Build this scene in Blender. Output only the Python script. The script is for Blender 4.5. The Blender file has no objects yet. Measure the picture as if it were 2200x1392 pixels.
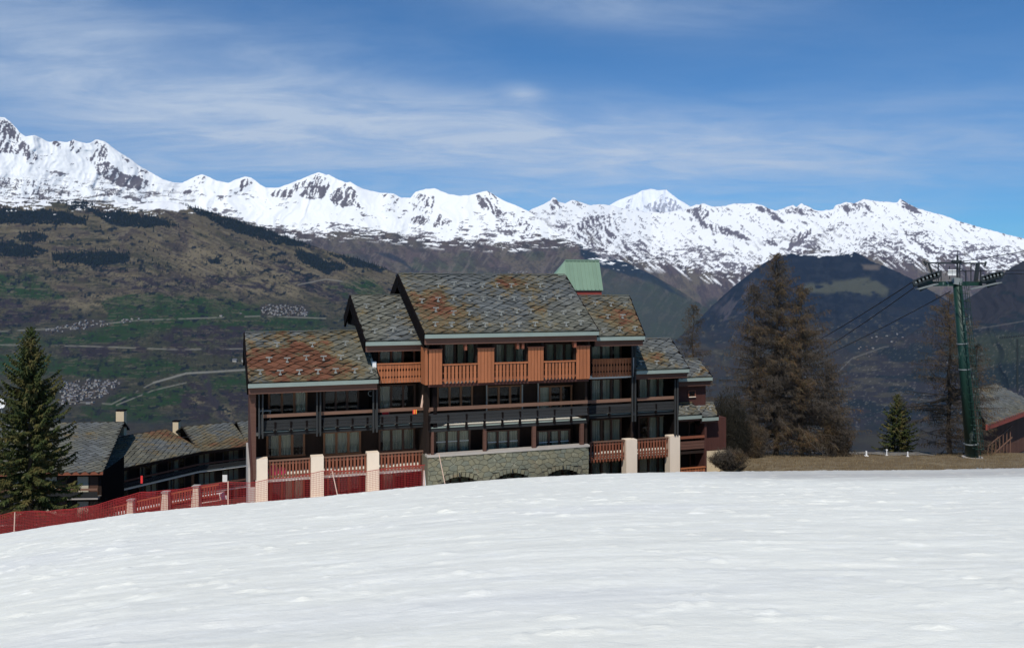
import bpy, math, random
import numpy as np
from mathutils import Vector, Matrix
R = math.radians
random.seed(7)
S = bpy.context.scene
C = S.collection
# ------------------------------------------------------------------ camera
F, CX, HY = 1750.0, 1100.0, 625.0          # focal length in photo pixels, centre column, horizon row
cam = bpy.data.cameras.new('camera'); co = bpy.data.objects.new('camera', cam); C.objects.link(co)
cam.sensor_width = 36; cam.lens = F/2200*36; cam.shift_y = -(696-HY)/2200
cam.clip_start = .1; cam.clip_end = 90000
co.location = (0, 0, 0); co.rotation_euler = (R(90), 0, 0); S.camera = co
# ------------------------------------------------------------------ light
SUN_EL, SUN_AZ = 50.0, -14.0                 # azimuth: degrees left of straight behind the camera
SUN_STRENGTH, SKY_STRENGTH = 3.85, .085
sd = Vector((math.sin(R(SUN_AZ))*math.cos(R(SUN_EL)), -math.cos(R(SUN_AZ))*math.cos(R(SUN_EL)), math.sin(R(SUN_EL))))
sl = bpy.data.lights.new('sun', 'SUN'); sl.energy = SUN_STRENGTH; sl.angle = R(.53); sl.color = (1, .94, .85)
so = bpy.data.objects.new('sun', sl); C.objects.link(so); so.rotation_euler = sd.to_track_quat('Z', 'Y').to_euler(); so.location = sd*200
S.view_settings.view_transform = 'Standard'; S.view_settings.look = 'None'
S.view_settings.exposure = 0.0; S.view_settings.gamma = 1; S.view_settings.use_curve_mapping = False
S.render.engine = 'CYCLES'
S.render.resolution_x = 1024; S.render.resolution_y = 647
try: S.cycles.volume_bounces = 1; S.cycles.transparent_max_bounces = 12
except Exception: pass

class NT:
    """small wrapper for node trees"""
    def __init__(s, nt): s.t = nt; s.n = nt.nodes; s.l = nt.links
    def new(s, ty, **k):
        n = s.n.new(ty)
        for a, b in k.items():
            if a.startswith('i_'): n.inputs[a[2:].replace('_', ' ')].default_value = b
            else: setattr(n, a, b)
        return n
    def put(s, sock, v):
        if isinstance(v, bpy.types.NodeSocket): s.l.new(v, sock)
        elif v is not None: sock.default_value = v
    def math(s, op, a, b=0.0, c=0.0, clamp=False):
        n = s.n.new('ShaderNodeMath'); n.operation = op; n.use_clamp = clamp
        s.put(n.inputs[0], a); s.put(n.inputs[1], b); s.put(n.inputs[2], c); return n.outputs[0]
    def mix(s, f, a, b, bt='MIX'):
        n = s.n.new('ShaderNodeMix'); n.data_type = 'RGBA'; n.blend_type = bt; n.clamp_factor = True
        s.put(n.inputs[0], f)
        for i, v in ((6, a), (7, b)):
            if isinstance(v, tuple) and len(v) == 3: v = (*v, 1)
            s.put(n.inputs[i], v)
        return n.outputs[2]
    def noise(s, vec, scale, detail=4, rough=.55, dist=0):
        n = s.n.new('ShaderNodeTexNoise'); n.inputs['Scale'].default_value = scale
        n.inputs['Detail'].default_value = detail; n.inputs['Roughness'].default_value = rough
        n.inputs['Distortion'].default_value = dist
        if vec is not None: s.l.new(vec, n.inputs['Vector'])
        return n.outputs['Fac']
    def vmul(s, vec, m):
        n = s.n.new('ShaderNodeVectorMath'); n.operation = 'MULTIPLY'; s.l.new(vec, n.inputs[0]); n.inputs[1].default_value = m
        return n.outputs[0]
    def ramp(s, f, a, b):
        n = s.n.new('ShaderNodeMapRange'); n.interpolation_type = 'SMOOTHSTEP'
        s.put(n.inputs[0], f); n.inputs[1].default_value = a; n.inputs[2].default_value = b; return n.outputs[0]

# world: Nishita sky with thin cirrus laid out on a high layer (direction / height)
w = bpy.data.worlds.new('World'); S.world = w; w.use_nodes = True
t = NT(w.node_tree); t.n.clear()
sky = t.new('ShaderNodeTexSky', sky_type='NISHITA', sun_disc=False)
sky.sun_elevation = R(SUN_EL); sky.sun_rotation = math.atan2(sd.x, sd.y); sky.altitude = 1500; sky.air_density = 1.0; sky.dust_density = .6; sky.ozone_density = 3.0
tc = t.new('ShaderNodeTexCoord'); sep = t.new('ShaderNodeSeparateXYZ'); t.l.new(tc.outputs['Generated'], sep.inputs[0])
dx, dy, dz = sep.outputs
zz = t.math('ADD', t.math('MAXIMUM', dz, 0.0), .10)
cx, cy = t.math('DIVIDE', dx, zz), t.math('DIVIDE', dy, zz)
cmb = t.new('ShaderNodeCombineXYZ'); t.l.new(cx, cmb.inputs[0]); t.l.new(cy, cmb.inputs[1])
mp = t.new('ShaderNodeMapping'); t.l.new(cmb.outputs[0], mp.inputs[0]); mp.inputs['Rotation'].default_value = (0, 0, R(-24)); mp.inputs['Scale'].default_value = (.60, 1.15, 1)
n1 = t.noise(mp.outputs[0], .62, 8, .62, .45)
n2 = t.noise(mp.outputs[0], 2.6, 9, .64, .55)
az = t.math('ARCTAN2', dx, dy)             # radians right of the view axis
def lobe(a0, e0, ra, re, tilt=0):
    da = t.math('SUBTRACT', az, a0); de = t.math('SUBTRACT', t.math('SUBTRACT', dz, e0), t.math('MULTIPLY', da, tilt))
    q = t.math('ADD', t.math('POWER', t.math('ABSOLUTE', t.math('DIVIDE', da, ra)), 2.0), t.math('POWER', t.math('ABSOLUTE', t.math('DIVIDE', de, re)), 2.0))
    return t.math('EXPONENT', t.math('MULTIPLY', q, -1.0))
base = t.ramp(n1, .38, .78)
L1 = lobe(-.42, .240, .27, .070, -.10); L1b = lobe(-.32, .175, .34, .055, -.02)
L2 = lobe(-.05, .205, .30, .035, -.05)
L3 = t.math('ADD', lobe(.17, .155, .45, .045, -.04), t.math('MULTIPLY', lobe(.42, .18, .38, .09, .02), .45))
L5 = lobe(.10, .335, .22, .035, -.12)
bank = t.math('ADD', t.math('ADD', t.math('ADD', L1, t.math('MULTIPLY', L1b, .85)), t.math('MULTIPLY', L2, .6)), t.math('ADD', t.math('MULTIPLY', L3, .62), t.math('MULTIPLY', L5, .55)))
puff = t.math('MULTIPLY', lobe(.016, .234, .023, .010, -.1), .55)
edge = t.math('ADD', .42, t.math('MULTIPLY', t.ramp(n2, .28, .72), .58))
cl = t.math('MULTIPLY', t.math('ADD', t.math('MULTIPLY', base, .28), t.math('MULTIPLY', bank, t.math('ADD', .52, t.math('MULTIPLY', t.ramp(n1, .25, .7), .48)))), edge)
cl = t.math('ADD', cl, t.math('MULTIPLY', puff, edge), clamp=True)
cl = t.math('MULTIPLY', cl, 1.0)
bw = t.mix(1.0, sky.outputs[0], (.37, .87, 1.20), 'MULTIPLY')
fin = t.mix(cl, bw, (6.0, 7.2, 8.8))
bg = t.new('ShaderNodeBackground'); bg.inputs[1].default_value = SKY_STRENGTH; t.l.new(fin, bg.inputs[0])
wo = t.new('ShaderNodeOutputWorld'); t.l.new(bg.outputs[0], wo.inputs[0])

# ------------------------------------------------------------------ materials
def mat(name, col=(.5,.5,.5), rough=.8, spec=.3, fn=None, metal=0):
    m = bpy.data.materials.new(name); m.use_nodes = True; t = NT(m.node_tree)
    b = t.n['Principled BSDF']; b.inputs['Base Color'].default_value = (*col, 1); b.inputs['Roughness'].default_value = rough
    b.inputs['Specular IOR Level'].default_value = spec; b.inputs['Metallic'].default_value = metal
    if fn: fn(t, b, col)
    return m
def pos(t): return t.new('ShaderNodeNewGeometry').outputs['Position']
def rnd(t):
    a = t.new('ShaderNodeObjectInfo').outputs['Random']; b = t.new('ShaderNodeNewGeometry').outputs['Random Per Island']
    return t.math('FRACT', t.math('ADD', a, b))
def bump(t, b, h, strength=.4, dist=.02):
    n = t.new('ShaderNodeBump'); n.inputs['Strength'].default_value = strength; n.inputs['Distance'].default_value = dist
    t.l.new(h, n.inputs['Height']); t.l.new(n.outputs[0], b.inputs['Normal'])
def speckle(scale=3, amt=.35, vary=.3, stretch=(1,1,1), bd=.0):
    def fn(t, b, col):
        p = t.vmul(pos(t), stretch); n = t.noise(p, scale, 5, .65)
        k = t.math('ADD', 1-amt/2-vary/2, t.math('ADD', t.math('MULTIPLY', n, amt), t.math('MULTIPLY', rnd(t), vary)))
        h = t.new('ShaderNodeHueSaturation'); h.inputs['Color'].default_value = (*col, 1); t.l.new(k, h.inputs['Value'])
        t.l.new(h.outputs[0], b.inputs['Base Color'])
        if bd: bump(t, b, n, .5, bd)
    return fn
def wood(t, b, col): speckle(9, .7, .32, (1,1,.12), .004)(t, b, col)
def woodh(t, b, col): speckle(7, .7, .3, (.15,.15,2.5), .004)(t, b, col)
M = {}
M['orange'] = mat('orange_stained_wood', (.32,.112,.048), .6, .25, wood)
M['redwood'] = mat('red_brown_stained_wood', (.20,.068,.038), .65, .25, wood)
M['brownbeam'] = mat('brown_beam_wood', (.105,.052,.038), .75, .2, woodh)
M['rail'] = mat('weathered_rail_wood', (.17,.095,.066), .75, .2, woodh)
M['plank'] = mat('grey_weathered_planks', (.028,.029,.030), .85, .06, woodh)
M['post'] = mat('grey_post_boards', (.042,.044,.045), .8, .08, wood)
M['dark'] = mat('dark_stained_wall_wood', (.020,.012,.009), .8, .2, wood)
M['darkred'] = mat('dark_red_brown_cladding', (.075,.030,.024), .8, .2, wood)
M['black'] = mat('black_verge_boards', (.008,.006,.006), .9, .04, wood)
M['frame'] = mat('brown_window_frame', (.17,.080,.038), .6, .3, wood)
M['frame2'] = mat('dark_brown_window_frame', (.07,.035,.022), .6, .3, wood)
M['pillar'] = mat('salmon_cream_render', (.72,.61,.49), .9, .15, speckle(2.2, .18, .05, (1,1,.5), .003))
M['grey_render'] = mat('grey_render', (.36,.33,.30), .9, .15, speckle(2, .3, 0, (1,1,.4), .003))
M['gutter'] = mat('pale_green_grey_metal_gutter', (.235,.28,.25), .45, .4, speckle(1.5, .3, .1))
M['guard'] = mat('pale_metal_snow_guard', (.30,.30,.27), .5, .4, speckle(6, .3, .3))
M['floor'] = mat('pale_balcony_floor', (.62,.60,.54), .9, .1, speckle(3, .3, .2))
M['curtain'] = mat('grey_net_curtain', (.42,.38,.29), .95, .1, speckle(14, .6, .35, (1,1,.05)))
M['blind'] = mat('white_roller_blind', (.62,.62,.58), .9, .1)
M['room'] = mat('unlit_room', (.02,.02,.02), .95, .1)
M['cream'] = mat('cream_render', (.60,.49,.33), .9, .1, speckle(3, .2, 0))
M['white'] = mat('white_paint', (.75,.75,.74), .6, .3, speckle(5, .15, .05))
M['metal'] = mat('dark_lift_metal', (.025,.03,.032), .5, .4, speckle(5, .5, .2))
M['steel'] = mat('grey_galvanised_steel', (.20,.22,.22), .5, .4, speckle(5, .4, .1))
M['cable'] = mat('steel_cable', (.03,.032,.04), .6, .3)
M['netred'] = mat('red_plastic_net', (.27,.016,.018), .55, .3)
M['netpole'] = mat('pale_net_pole', (.60,.42,.33), .7, .3)
M['red'] = mat('red_cloth', (.75,.05,.05), .8, .2, speckle(8, .3, .1))
M['pink'] = mat('pink_plastic', (.70,.03,.16), .5, .4, speckle(8, .2, .1))
M['yellow'] = mat('orange_yellow_cloth', (.80,.33,.05), .8, .2)
def glass_fn(name, col=(.9,.95,1)):
    m = bpy.data.materials.new(name); m.use_nodes = True; t = NT(m.node_tree); t.n.clear()
    g = t.new('ShaderNodeBsdfGlossy'); g.inputs['Roughness'].default_value = .03; g.inputs['Color'].default_value = (*col, 1)
    tr = t.new('ShaderNodeBsdfTransparent'); tr.inputs['Color'].default_value = (.86,.89,.88, 1)
    fr = t.new('ShaderNodeFresnel'); fr.inputs[0].default_value = 1.28
    mx = t.new('ShaderNodeMixShader'); t.l.new(fr.outputs[0], mx.inputs[0]); t.l.new(tr.outputs[0], mx.inputs[1]); t.l.new(g.outputs[0], mx.inputs[2])
    o = t.new('ShaderNodeOutputMaterial'); t.l.new(mx.outputs[0], o.inputs[0]); return m
M['glass'] = glass_fn('window_glass')
def tower_green(t, b, col):
    n = t.noise(t.vmul(pos(t), (1,1,.25)), 2.5, 6, .7); c = t.mix(t.ramp(n, .57, .66), (.007,.034,.024), (.22,.27,.24))
    t.l.new(c, b.inputs['Base Color'])
M['pylon'] = mat('worn_green_pylon_paint', (.02,.09,.06), .5, .4, tower_green)
M['copper'] = mat('pale_green_metal_roof', (.165,.25,.18), .5, .35, speckle(1.2, .22, .10, (1,1,.4)))
LICHEN = []      # (world x, y, z, radius, weight) of rusty lichen patches
def slate_fn(t, b, col):
    p = pos(t); r = rnd(t)
    n = t.noise(p, .30, 5, .6, .6); big = t.noise(p, .17, 3, .5)
    f = t.new('ShaderNodeTexNoise'); f.inputs['Scale'].default_value = 9; f.inputs['Detail'].default_value = 6; t.l.new(p, f.inputs['Vector'])
    wn = t.new('ShaderNodeTexNoise'); wn.inputs['Scale'].default_value = .75; wn.inputs['Detail'].default_value = 5; wn.inputs['Roughness'].default_value = .65; t.l.new(p, wn.inputs['Vector'])
    w1 = t.new('ShaderNodeVectorMath', operation='SUBTRACT'); t.l.new(wn.outputs['Color'], w1.inputs[0]); w1.inputs[1].default_value = (.5, .5, .5)
    w2 = t.new('ShaderNodeVectorMath', operation='MULTIPLY'); t.l.new(w1.outputs[0], w2.inputs[0]); w2.inputs[1].default_value = (6.5, 6.5, 6.5)
    w3 = t.new('ShaderNodeVectorMath', operation='ADD'); t.l.new(w2.outputs[0], w3.inputs[0]); t.l.new(p, w3.inputs[1])
    acc = t.math('MULTIPLY', t.math('SUBTRACT', n, .47), 2.6)
    for (x, y, z, rad, wt) in LICHEN:
        d = t.new('ShaderNodeVectorMath', operation='DISTANCE'); t.l.new(w3.outputs[0], d.inputs[0]); d.inputs[1].default_value = (x, y, z)
        q = t.math('EXPONENT', t.math('MULTIPLY', t.math('POWER', t.math('DIVIDE', d.outputs['Value'], rad), 2.0), -1.0))
        acc = t.math('ADD', acc, t.math('MULTIPLY', q, wt))
    acc = t.math('ADD', acc, t.math('MULTIPLY', t.math('SUBTRACT', r, .5), .35))
    acc = t.math('ADD', acc, t.math('MULTIPLY', t.math('SUBTRACT', f.outputs['Fac'], .5), 1.5))
    grey = t.mix(t.ramp(big, .4, .62), (.104,.112,.112), (.118,.117,.094))
    olive = t.mix(t.ramp(acc, .20, .62), grey, (.125,.098,.052))
    rust = t.mix(t.ramp(acc, .62, 1.25), olive, (.120,.050,.028))
    v = t.math('ADD', .62, t.math('ADD', t.math('MULTIPLY', r, .5), t.math('MULTIPLY', f.outputs['Fac'], .34)))
    h = t.new('ShaderNodeHueSaturation'); t.l.new(rust, h.inputs['Color']); t.l.new(v, h.inputs['Value']); t.l.new(h.outputs[0], b.inputs['Base Color'])
    bump(t, b, f.outputs['Fac'], .5, .012)
M['slate'] = mat('lichened_stone_slate', (.1,.1,.1), .85, .2)
M['under'] = mat('dark_roof_underlay', (.035,.033,.028), .95, .05)
def stone_fn(t, b, col):
    r = rnd(t); n = t.noise(pos(t), 3.5, 6, .65)
    c = t.mix(r, (.215,.200,.135), (.165,.175,.140)); c = t.mix(t.ramp(n, .58, .75), c, (.36,.34,.27))
    c = t.mix(t.ramp(t.noise(pos(t), 1.1, 3), .6, .75), c, (.20,.14,.085))
    h = t.new('ShaderNodeHueSaturation'); t.l.new(c, h.inputs['Color']); t.l.new(t.math('ADD', .55, t.math('MULTIPLY', n, .75)), h.inputs['Value'])
    t.l.new(h.outputs[0], b.inputs['Base Color']); bump(t, b, n, .6, .03)
M['stone'] = mat('grey_green_rubble_stone', (.25,.24,.19), .95, .1, stone_fn)
M['mortar'] = mat('dark_mortar', (.13,.122,.092), .95, .1, speckle(8, .4, 0))
M['needles'] = mat('spruce_needles', (.028,.042,.014), .8, .2, lambda t, b, c: t.l.new(t.mix(t.ramp(t.noise(pos(t), 1.3, 4), .4, .7), t.mix(rnd(t), (.020,.034,.010), (.056,.070,.018)), (.105,.085,.028)), b.inputs['Base Color']))
M['twig'] = mat('larch_twigs', (.07,.05,.03), .9, .1, lambda t, b, c: t.l.new(t.mix(t.ramp(t.noise(pos(t), .5, 4, .6), .42, .66), t.mix(rnd(t), (.040,.033,.027), (.080,.068,.054)), t.mix(rnd(t), (.125,.066,.036), (.085,.074,.036))), b.inputs['Base Color']))
M['bark'] = mat('tree_bark', (.06,.05,.042), .95, .1, speckle(6, .7, 0, (1,1,.3)))
M['darkbush'] = mat('dark_bush_twigs', (.028,.026,.020), .95, .1, speckle(4, .5, .6))

# ------------------------------------------------------------------ mesh helpers
class MB:
    def __init__(s): s.v = []; s.f = []; s.m = []
    def quad8(s, p, mi=0, faces=None):
        b = len(s.v); s.v += [tuple(q) for q in p]
        fs = [(0,3,2,1),(4,5,6,7),(0,1,5,4),(1,2,6,5),(2,3,7,6),(3,0,4,7)] if faces is None else faces
        s.f += [tuple(b+i for i in f) for f in fs]; s.m += [mi]*len(fs); return s
    def box(s, x0, x1, y0, y1, z0, z1, mi=0):
        x0, x1 = min(x0,x1), max(x0,x1); y0, y1 = min(y0,y1), max(y0,y1); z0, z1 = min(z0,z1), max(z0,z1)
        return s.quad8([(x0,y0,z0),(x1,y0,z0),(x1,y1,z0),(x0,y1,z0),(x0,y0,z1),(x1,y0,z1),(x1,y1,z1),(x0,y1,z1)], mi)
    def bar(s, p, q, w, h, mi=0, up=(0,0,1)):
        p, q = Vector(p), Vector(q); d = (q-p).normalized(); u = Vector(up)
        if abs(d.dot(u)) > .98: u = Vector((0,1,0))
        a = d.cross(u).normalized()*w/2; c = a.cross(d).normalized()*h/2
        return s.quad8([p-a-c, p+a-c, q+a-c, q-a-c, p-a+c, p+a+c, q+a+c, q-a+c], mi)
    def tube(s, pts, rad, n=8, mi=0, cap=True):
        pts = [Vector(p) for p in pts]; base = len(s.v)
        if not hasattr(rad, '__len__'): rad = [rad]*len(pts)
        for i, p in enumerate(pts):
            d = (pts[min(i+1, len(pts)-1)]-pts[max(i-1, 0)]).normalized()
            u = Vector((0,0,1)) if abs(d.z) < .9 else Vector((1,0,0))
            a = d.cross(u).normalized(); c = a.cross(d)
            for k in range(n):
                th = 2*math.pi*k/n; s.v.append(tuple(p+(a*math.cos(th)+c*math.sin(th))*rad[i]))
        for i in range(len(pts)-1):
            for k in range(n):
                k2 = (k+1) % n; s.f.append((base+i*n+k, base+i*n+k2, base+(i+1)*n+k2, base+(i+1)*n+k)); s.m.append(mi)
        if cap:
            s.f.append(tuple(base+k for k in range(n))[::-1]); s.f.append(tuple(base+(len(pts)-1)*n+k for k in range(n))); s.m += [mi, mi]
        return s
    def prism(s, poly, axis_fn, d0, d1, mi=0):
        """poly: 2-D outline; axis_fn(a, b, d) -> 3-D point"""
        b = len(s.v); n = len(poly)
        s.v += [tuple(axis_fn(a, c, d0)) for a, c in poly]+[tuple(axis_fn(a, c, d1)) for a, c in poly]
        s.f.append(tuple(range(b, b+n))); s.f.append(tuple(range(b+n, b+2*n))[::-1]); s.m += [mi, mi]
        for i in range(n):
            j = (i+1) % n; s.f.append((b+i, b+n+i, b+n+j, b+j)); s.m.append(mi)
        return s
    def tri(s, a, b, c, mi=0):
        k = len(s.v); s.v += [tuple(a), tuple(b), tuple(c)]; s.f.append((k, k+1, k+2)); s.m.append(mi)
    def quad(s, a, b, c, d, mi=0):
        k = len(s.v); s.v += [tuple(a), tuple(b), tuple(c), tuple(d)]; s.f.append((k, k+1, k+2, k+3)); s.m.append(mi)
    def mesh(s, name, mats, smooth=False):
        me = bpy.data.meshes.new(name); me.from_pydata(s.v, [], s.f); me.validate(clean_customdata=False)
        for m in (mats if isinstance(mats, (list, tuple)) else [mats]): me.materials.append(m)
        if len(me.polygons) == len(s.m): me.polygons.foreach_set('material_index', s.m)
        if smooth: me.polygons.foreach_set('use_smooth', [True]*len(me.polygons))
        me.update(); return me
    def build(s, name, mats, parent=None, smooth=False, loc=None):
        return link(name, s.mesh(name, mats, smooth), parent, loc)
def link(name, me, parent=None, loc=None, rot=None, scale=None):
    o = bpy.data.objects.new(name, me); C.objects.link(o)
    if parent is not None: o.parent = parent
    if loc is not None: o.location = loc
    if rot is not None: o.rotation_euler = rot
    if scale is not None: o.scale = scale
    return o
def tag(o, label=None, cat=None, group=None, kind=None):
    if label: o['label'] = label
    if cat: o['category'] = cat
    if group: o['group'] = group
    if kind: o['kind'] = kind
    return o
def thing(name, label, cat, loc=(0,0,0), rz=0, group=None):
    o = bpy.data.objects.new(name, None); C.objects.link(o); o.location = loc; o.rotation_euler = (0, 0, rz); o.empty_display_size = .5
    return tag(o, label, cat, group)
def PW(x, y, Y): return Vector(((x-CX)/F*Y, Y, (HY-y)/F*Y))
class Frame:
    """a building's own axes: u along the front, v into the building, w up"""
    def __init__(s, x, Y, deg, z0=0.0):
        s.ox, s.oy, s.z0 = (x-CX)/F*Y, Y, z0; s.a = R(deg); s.c, s.s = math.cos(s.a), math.sin(s.a)
    def U(s, x, v): t = (x-CX)/F; return (t*(s.oy+v*s.c)-s.ox+v*s.s)/(s.c-t*s.s)
    def Yd(s, x, v): return s.oy+s.U(x, v)*s.s+v*s.c
    def W(s, x, y, v): return (HY-y)/F*s.Yd(x, v)-s.z0
    def slope(s, x, y, v0, w0, T):
        """where the sight line through photo point x, y meets the plane w = w0 + (v - v0) T"""
        t_, q = (x-CX)/F, (HY-y)/F
        du, dv, dw = t_*s.c+s.s, -t_*s.s+s.c, q
        cu, cv, cw = -(s.ox*s.c+s.oy*s.s), s.ox*s.s-s.oy*s.c, -s.z0
        k = (w0+(cv-v0)*T-cw)/(dw-dv*T)
        return cu+k*du, cv+k*dv, cw+k*dw
    def world(s, u, v, w): return Vector((s.ox+u*s.c-v*s.s, s.oy+u*s.s+v*s.c, w+s.z0))

# ------------------------------------------------------------------ noise in numpy
def vnoise(x, y, seed=0):
    xi = np.floor(x).astype(np.int64); yi = np.floor(y).astype(np.int64); fx = x-xi; fy = y-yi
    fx = fx*fx*fx*(fx*(fx*6-15)+10); fy = fy*fy*fy*(fy*(fy*6-15)+10)
    def h(a, b):
        n = (a*374761393+b*668265263+seed*974634777) & 0x7fffffff
        n = ((n ^ (n >> 13))*1274126177) & 0x7fffffff
        n = ((n ^ (n >> 16))*461845907) & 0x7fffffff
        return ((n ^ (n >> 15)) & 0xffffff)/float(0xffffff)
    a, b, c, d = h(xi, yi), h(xi+1, yi), h(xi, yi+1), h(xi+1, yi+1)
    return (a*(1-fx)+b*fx)*(1-fy)+(c*(1-fx)+d*fx)*fy
def fbm(x, y, o=5, seed=0, g=.5, ridged=False):
    r = 0; a = 1; tot = 0
    for i in range(o):
        n = vnoise(x+13.7*i, y-7.3*i, seed+i)
        if ridged: n = 1-np.abs(2*n-1)
        r = r+a*n; tot += a; a *= g; x = x*2.03; y = y*2.03
    return r/tot
def interp(pts, x): p = np.array(pts, float); return np.interp(x, p[:,0], p[:,1])
def poly_mask(X, Y, poly, soft=6, wob=0, seed=3):
    """soft inside-mask of a polygon drawn on the hillside"""
    if wob:
        X = X+(fbm(X/28, Y/16, 4, seed)-.5)*wob*2; Y = Y+(fbm(X/28, Y/16, 4, seed+9)-.5)*wob
    P = np.array(poly, float); inside = np.zeros(X.shape, bool); dist = np.full(X.shape, 1e9)
    for i in range(len(P)):
        x0, y0 = P[i]; x1, y1 = P[(i+1) % len(P)]
        c = ((y0 > Y) != (y1 > Y)); xx = (x1-x0)*(Y-y0)/(y1-y0+1e-9)+x0
        inside ^= c & (X < xx)
        L = (x1-x0)**2+(y1-y0)**2+1e-9; tt = np.clip(((X-x0)*(x1-x0)+(Y-y0)*(y1-y0))/L, 0, 1)
        dist = np.minimum(dist, np.hypot(X-(x0+tt*(x1-x0)), Y-(y0+tt*(y1-y0))))
    return np.clip(.5+np.where(inside, dist, -dist)/soft, 0, 1)
def line_mask(X, Y, pts, width):
    d = np.full(X.shape, 1e9)
    for (x0, y0), (x1, y1) in zip(pts, pts[1:]):
        L = (x1-x0)**2+(y1-y0)**2+1e-9; tt = np.clip(((X-x0)*(x1-x0)+(Y-y0)*(y1-y0))/L, 0, 1)
        d = np.minimum(d, np.hypot(X-(x0+tt*(x1-x0)), Y-(y0+tt*(y1-y0))))
    return np.clip(1.2-d/width, 0, 1)
def mixc(c, col, m): return c*(1-m[..., None])+np.array(col, float)*m[..., None]
def grid_mesh(name, P, col, material, smooth=True):
    """P: rows x cols x 3 points, col: the same with colours"""
    r, c = P.shape[:2]; me = bpy.data.meshes.new(name)
    idx = np.arange(r*c).reshape(r, c); q = np.stack([idx[:-1,:-1], idx[:-1,1:], idx[1:,1:], idx[1:,:-1]], -1).reshape(-1, 4)
    me.vertices.add(r*c); me.vertices.foreach_set('co', P.reshape(-1).astype(np.float32))
    me.loops.add(q.size); me.loops.foreach_set('vertex_index', q.reshape(-1).astype(np.int32))
    me.polygons.add(len(q)); me.polygons.foreach_set('loop_start', np.arange(0, q.size, 4, dtype=np.int32))
    me.polygons.foreach_set('use_smooth', np.full(len(q), smooth))
    if col is not None:
        at = me.color_attributes.new('surface', 'FLOAT_COLOR', 'POINT')
        at.data.foreach_set('color', np.concatenate([col, np.ones((r, c, 1))], -1).reshape(-1).astype(np.float32))
    me.materials.append(material); me.update(calc_edges=True)
    return link(name, me)
def terrain_fn(t, b, col):
    a = t.new('ShaderNodeVertexColor'); a.layer_name = 'surface'
    n = t.noise(pos(t), .012, 6, .7); n3 = t.noise(pos(t), .06, 4, .7)
    k = t.math('ADD', .70, t.math('ADD', t.math('MULTIPLY', n, .36), t.math('MULTIPLY', n3, .24)))
    # snow is bright enough to leave alone; only ground takes the mottling
    sepc = t.new('ShaderNodeSeparateColor'); t.l.new(a.outputs[0], sepc.inputs[0])
    k = t.math('ADD', k, t.math('MULTIPLY', t.math('SUBTRACT', 1.0, k), t.ramp(sepc.outputs[1], .3, .6)))
    h = t.new('ShaderNodeHueSaturation'); t.l.new(a.outputs[0], h.inputs['Color']); t.l.new(k, h.inputs['Value'])
    t.l.new(h.outputs[0], b.inputs['Base Color'])
M['terrain'] = mat('mountain_ground', (.1,.1,.1), .95, .05, terrain_fn)
def col_valley(X, Yp):
    n = fbm(X/70, Yp/25, 5, 161); c = np.zeros(X.shape+(3,))+np.array((.034,.032,.029))
    c = mixc(c, (.024,.029,.030), B(n, .50, .60)*.8); c = mixc(c, (.050,.048,.034), B(fbm(X/60, Yp/14, 4, 162), .56, .64)*.6)
    return c
SHEETS = {}
def sheet(name, sil, xr, ybase, D0, Dt, relief, colour, step=2.0, jit=1.2, label=None, seed=1, stretch=(60, 45), curve=1.0, fine=.05):
    xs = np.arange(xr[0], xr[1]+step, step); top = interp(sil, xs)
    top = top-(fbm(xs/9, xs*0+seed, 4, seed)-.5)*2*jit-(fbm(xs/2.6, xs*0+seed, 2, seed+4)-.5)*jit
    yb = interp(ybase, xs) if hasattr(ybase, '__len__') else np.full(xs.shape, float(ybase))
    yb = np.maximum(yb, top+4)
    rows = int(np.max(yb-top)/step)+2; q = np.linspace(0, 1, rows)[:, None]
    X = np.repeat(xs[None, :], rows, 0); Y = yb[None, :]+(top-yb)[None, :]*q
    d0 = 700*F/np.maximum(yb-HY, 60) if D0 is None else (interp(D0, xs) if hasattr(D0, '__len__') else np.full(xs.shape, float(D0)))
    dt = interp(Dt, xs) if hasattr(Dt, '__len__') else np.full(xs.shape, float(Dt))
    kk = int(90/step); pad = np.pad(top, kk, mode='edge'); sm = np.convolve(pad, np.ones(2*kk+1)/(2*kk+1), 'valid')
    qs = np.clip((yb[None, :]-Y)/np.maximum(yb-sm, 20)[None, :], 0, 1.25)
    D = d0[None, :]+(dt-d0)[None, :]*qs**curve
    wx = X+(fbm(X/90, Y/60, 3, seed+31)-.5)*70
    rr = fbm(wx/stretch[0], Y/stretch[1], 5, seed+50, .52, True)-.55
    r2 = fbm(X/11, Y/9, 3, seed+71, .55)-.5
    D = D-(rr+r2*fine)*relief*np.minimum(q*3, 1)*(np.clip((q-.35)/.4, .22, 1) if name == 'snowy_mountain_range' else 1)
    col = colour(X, Y, rr, r2, top[None, :], q)
    foot = 1-B(np.repeat(q, len(xs), 1)+(fbm(X/40, Y/14, 4, seed+91)-.5)*.16, .03, .16) if name != 'snow_dome_mountain' else 0*X
    vc = col_valley(X, Y); col = col*(1-foot[..., None])+vc*foot[..., None]
    Z = (HY-Y)/F*D; P = np.stack([(X-CX)/F*D, D, Z], -1); P[0, :, 2] -= 70
    back = P[-1:].copy(); back[..., 1] += 900; back[..., 2] -= 900
    P2 = np.concatenate([P, back]); c2 = np.concatenate([col, col[-1:]])
    o = grid_mesh(name, P2, c2, M['terrain']); tag(o, kind='structure')
    SHEETS[name if label is None else label] = (xs, yb, top, rows, P)
    return o
def on_sheet(key, x, y):
    xs, yb, top, rows, P = SHEETS[key]; i = int(np.clip(round((x-xs[0])/(xs[1]-xs[0])), 0, len(xs)-1))
    q = (y-yb[i])/(top[i]-yb[i]); j = int(np.clip(round(q*(rows-1)), 0, rows-1)); return Vector(P[j, i])
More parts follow.
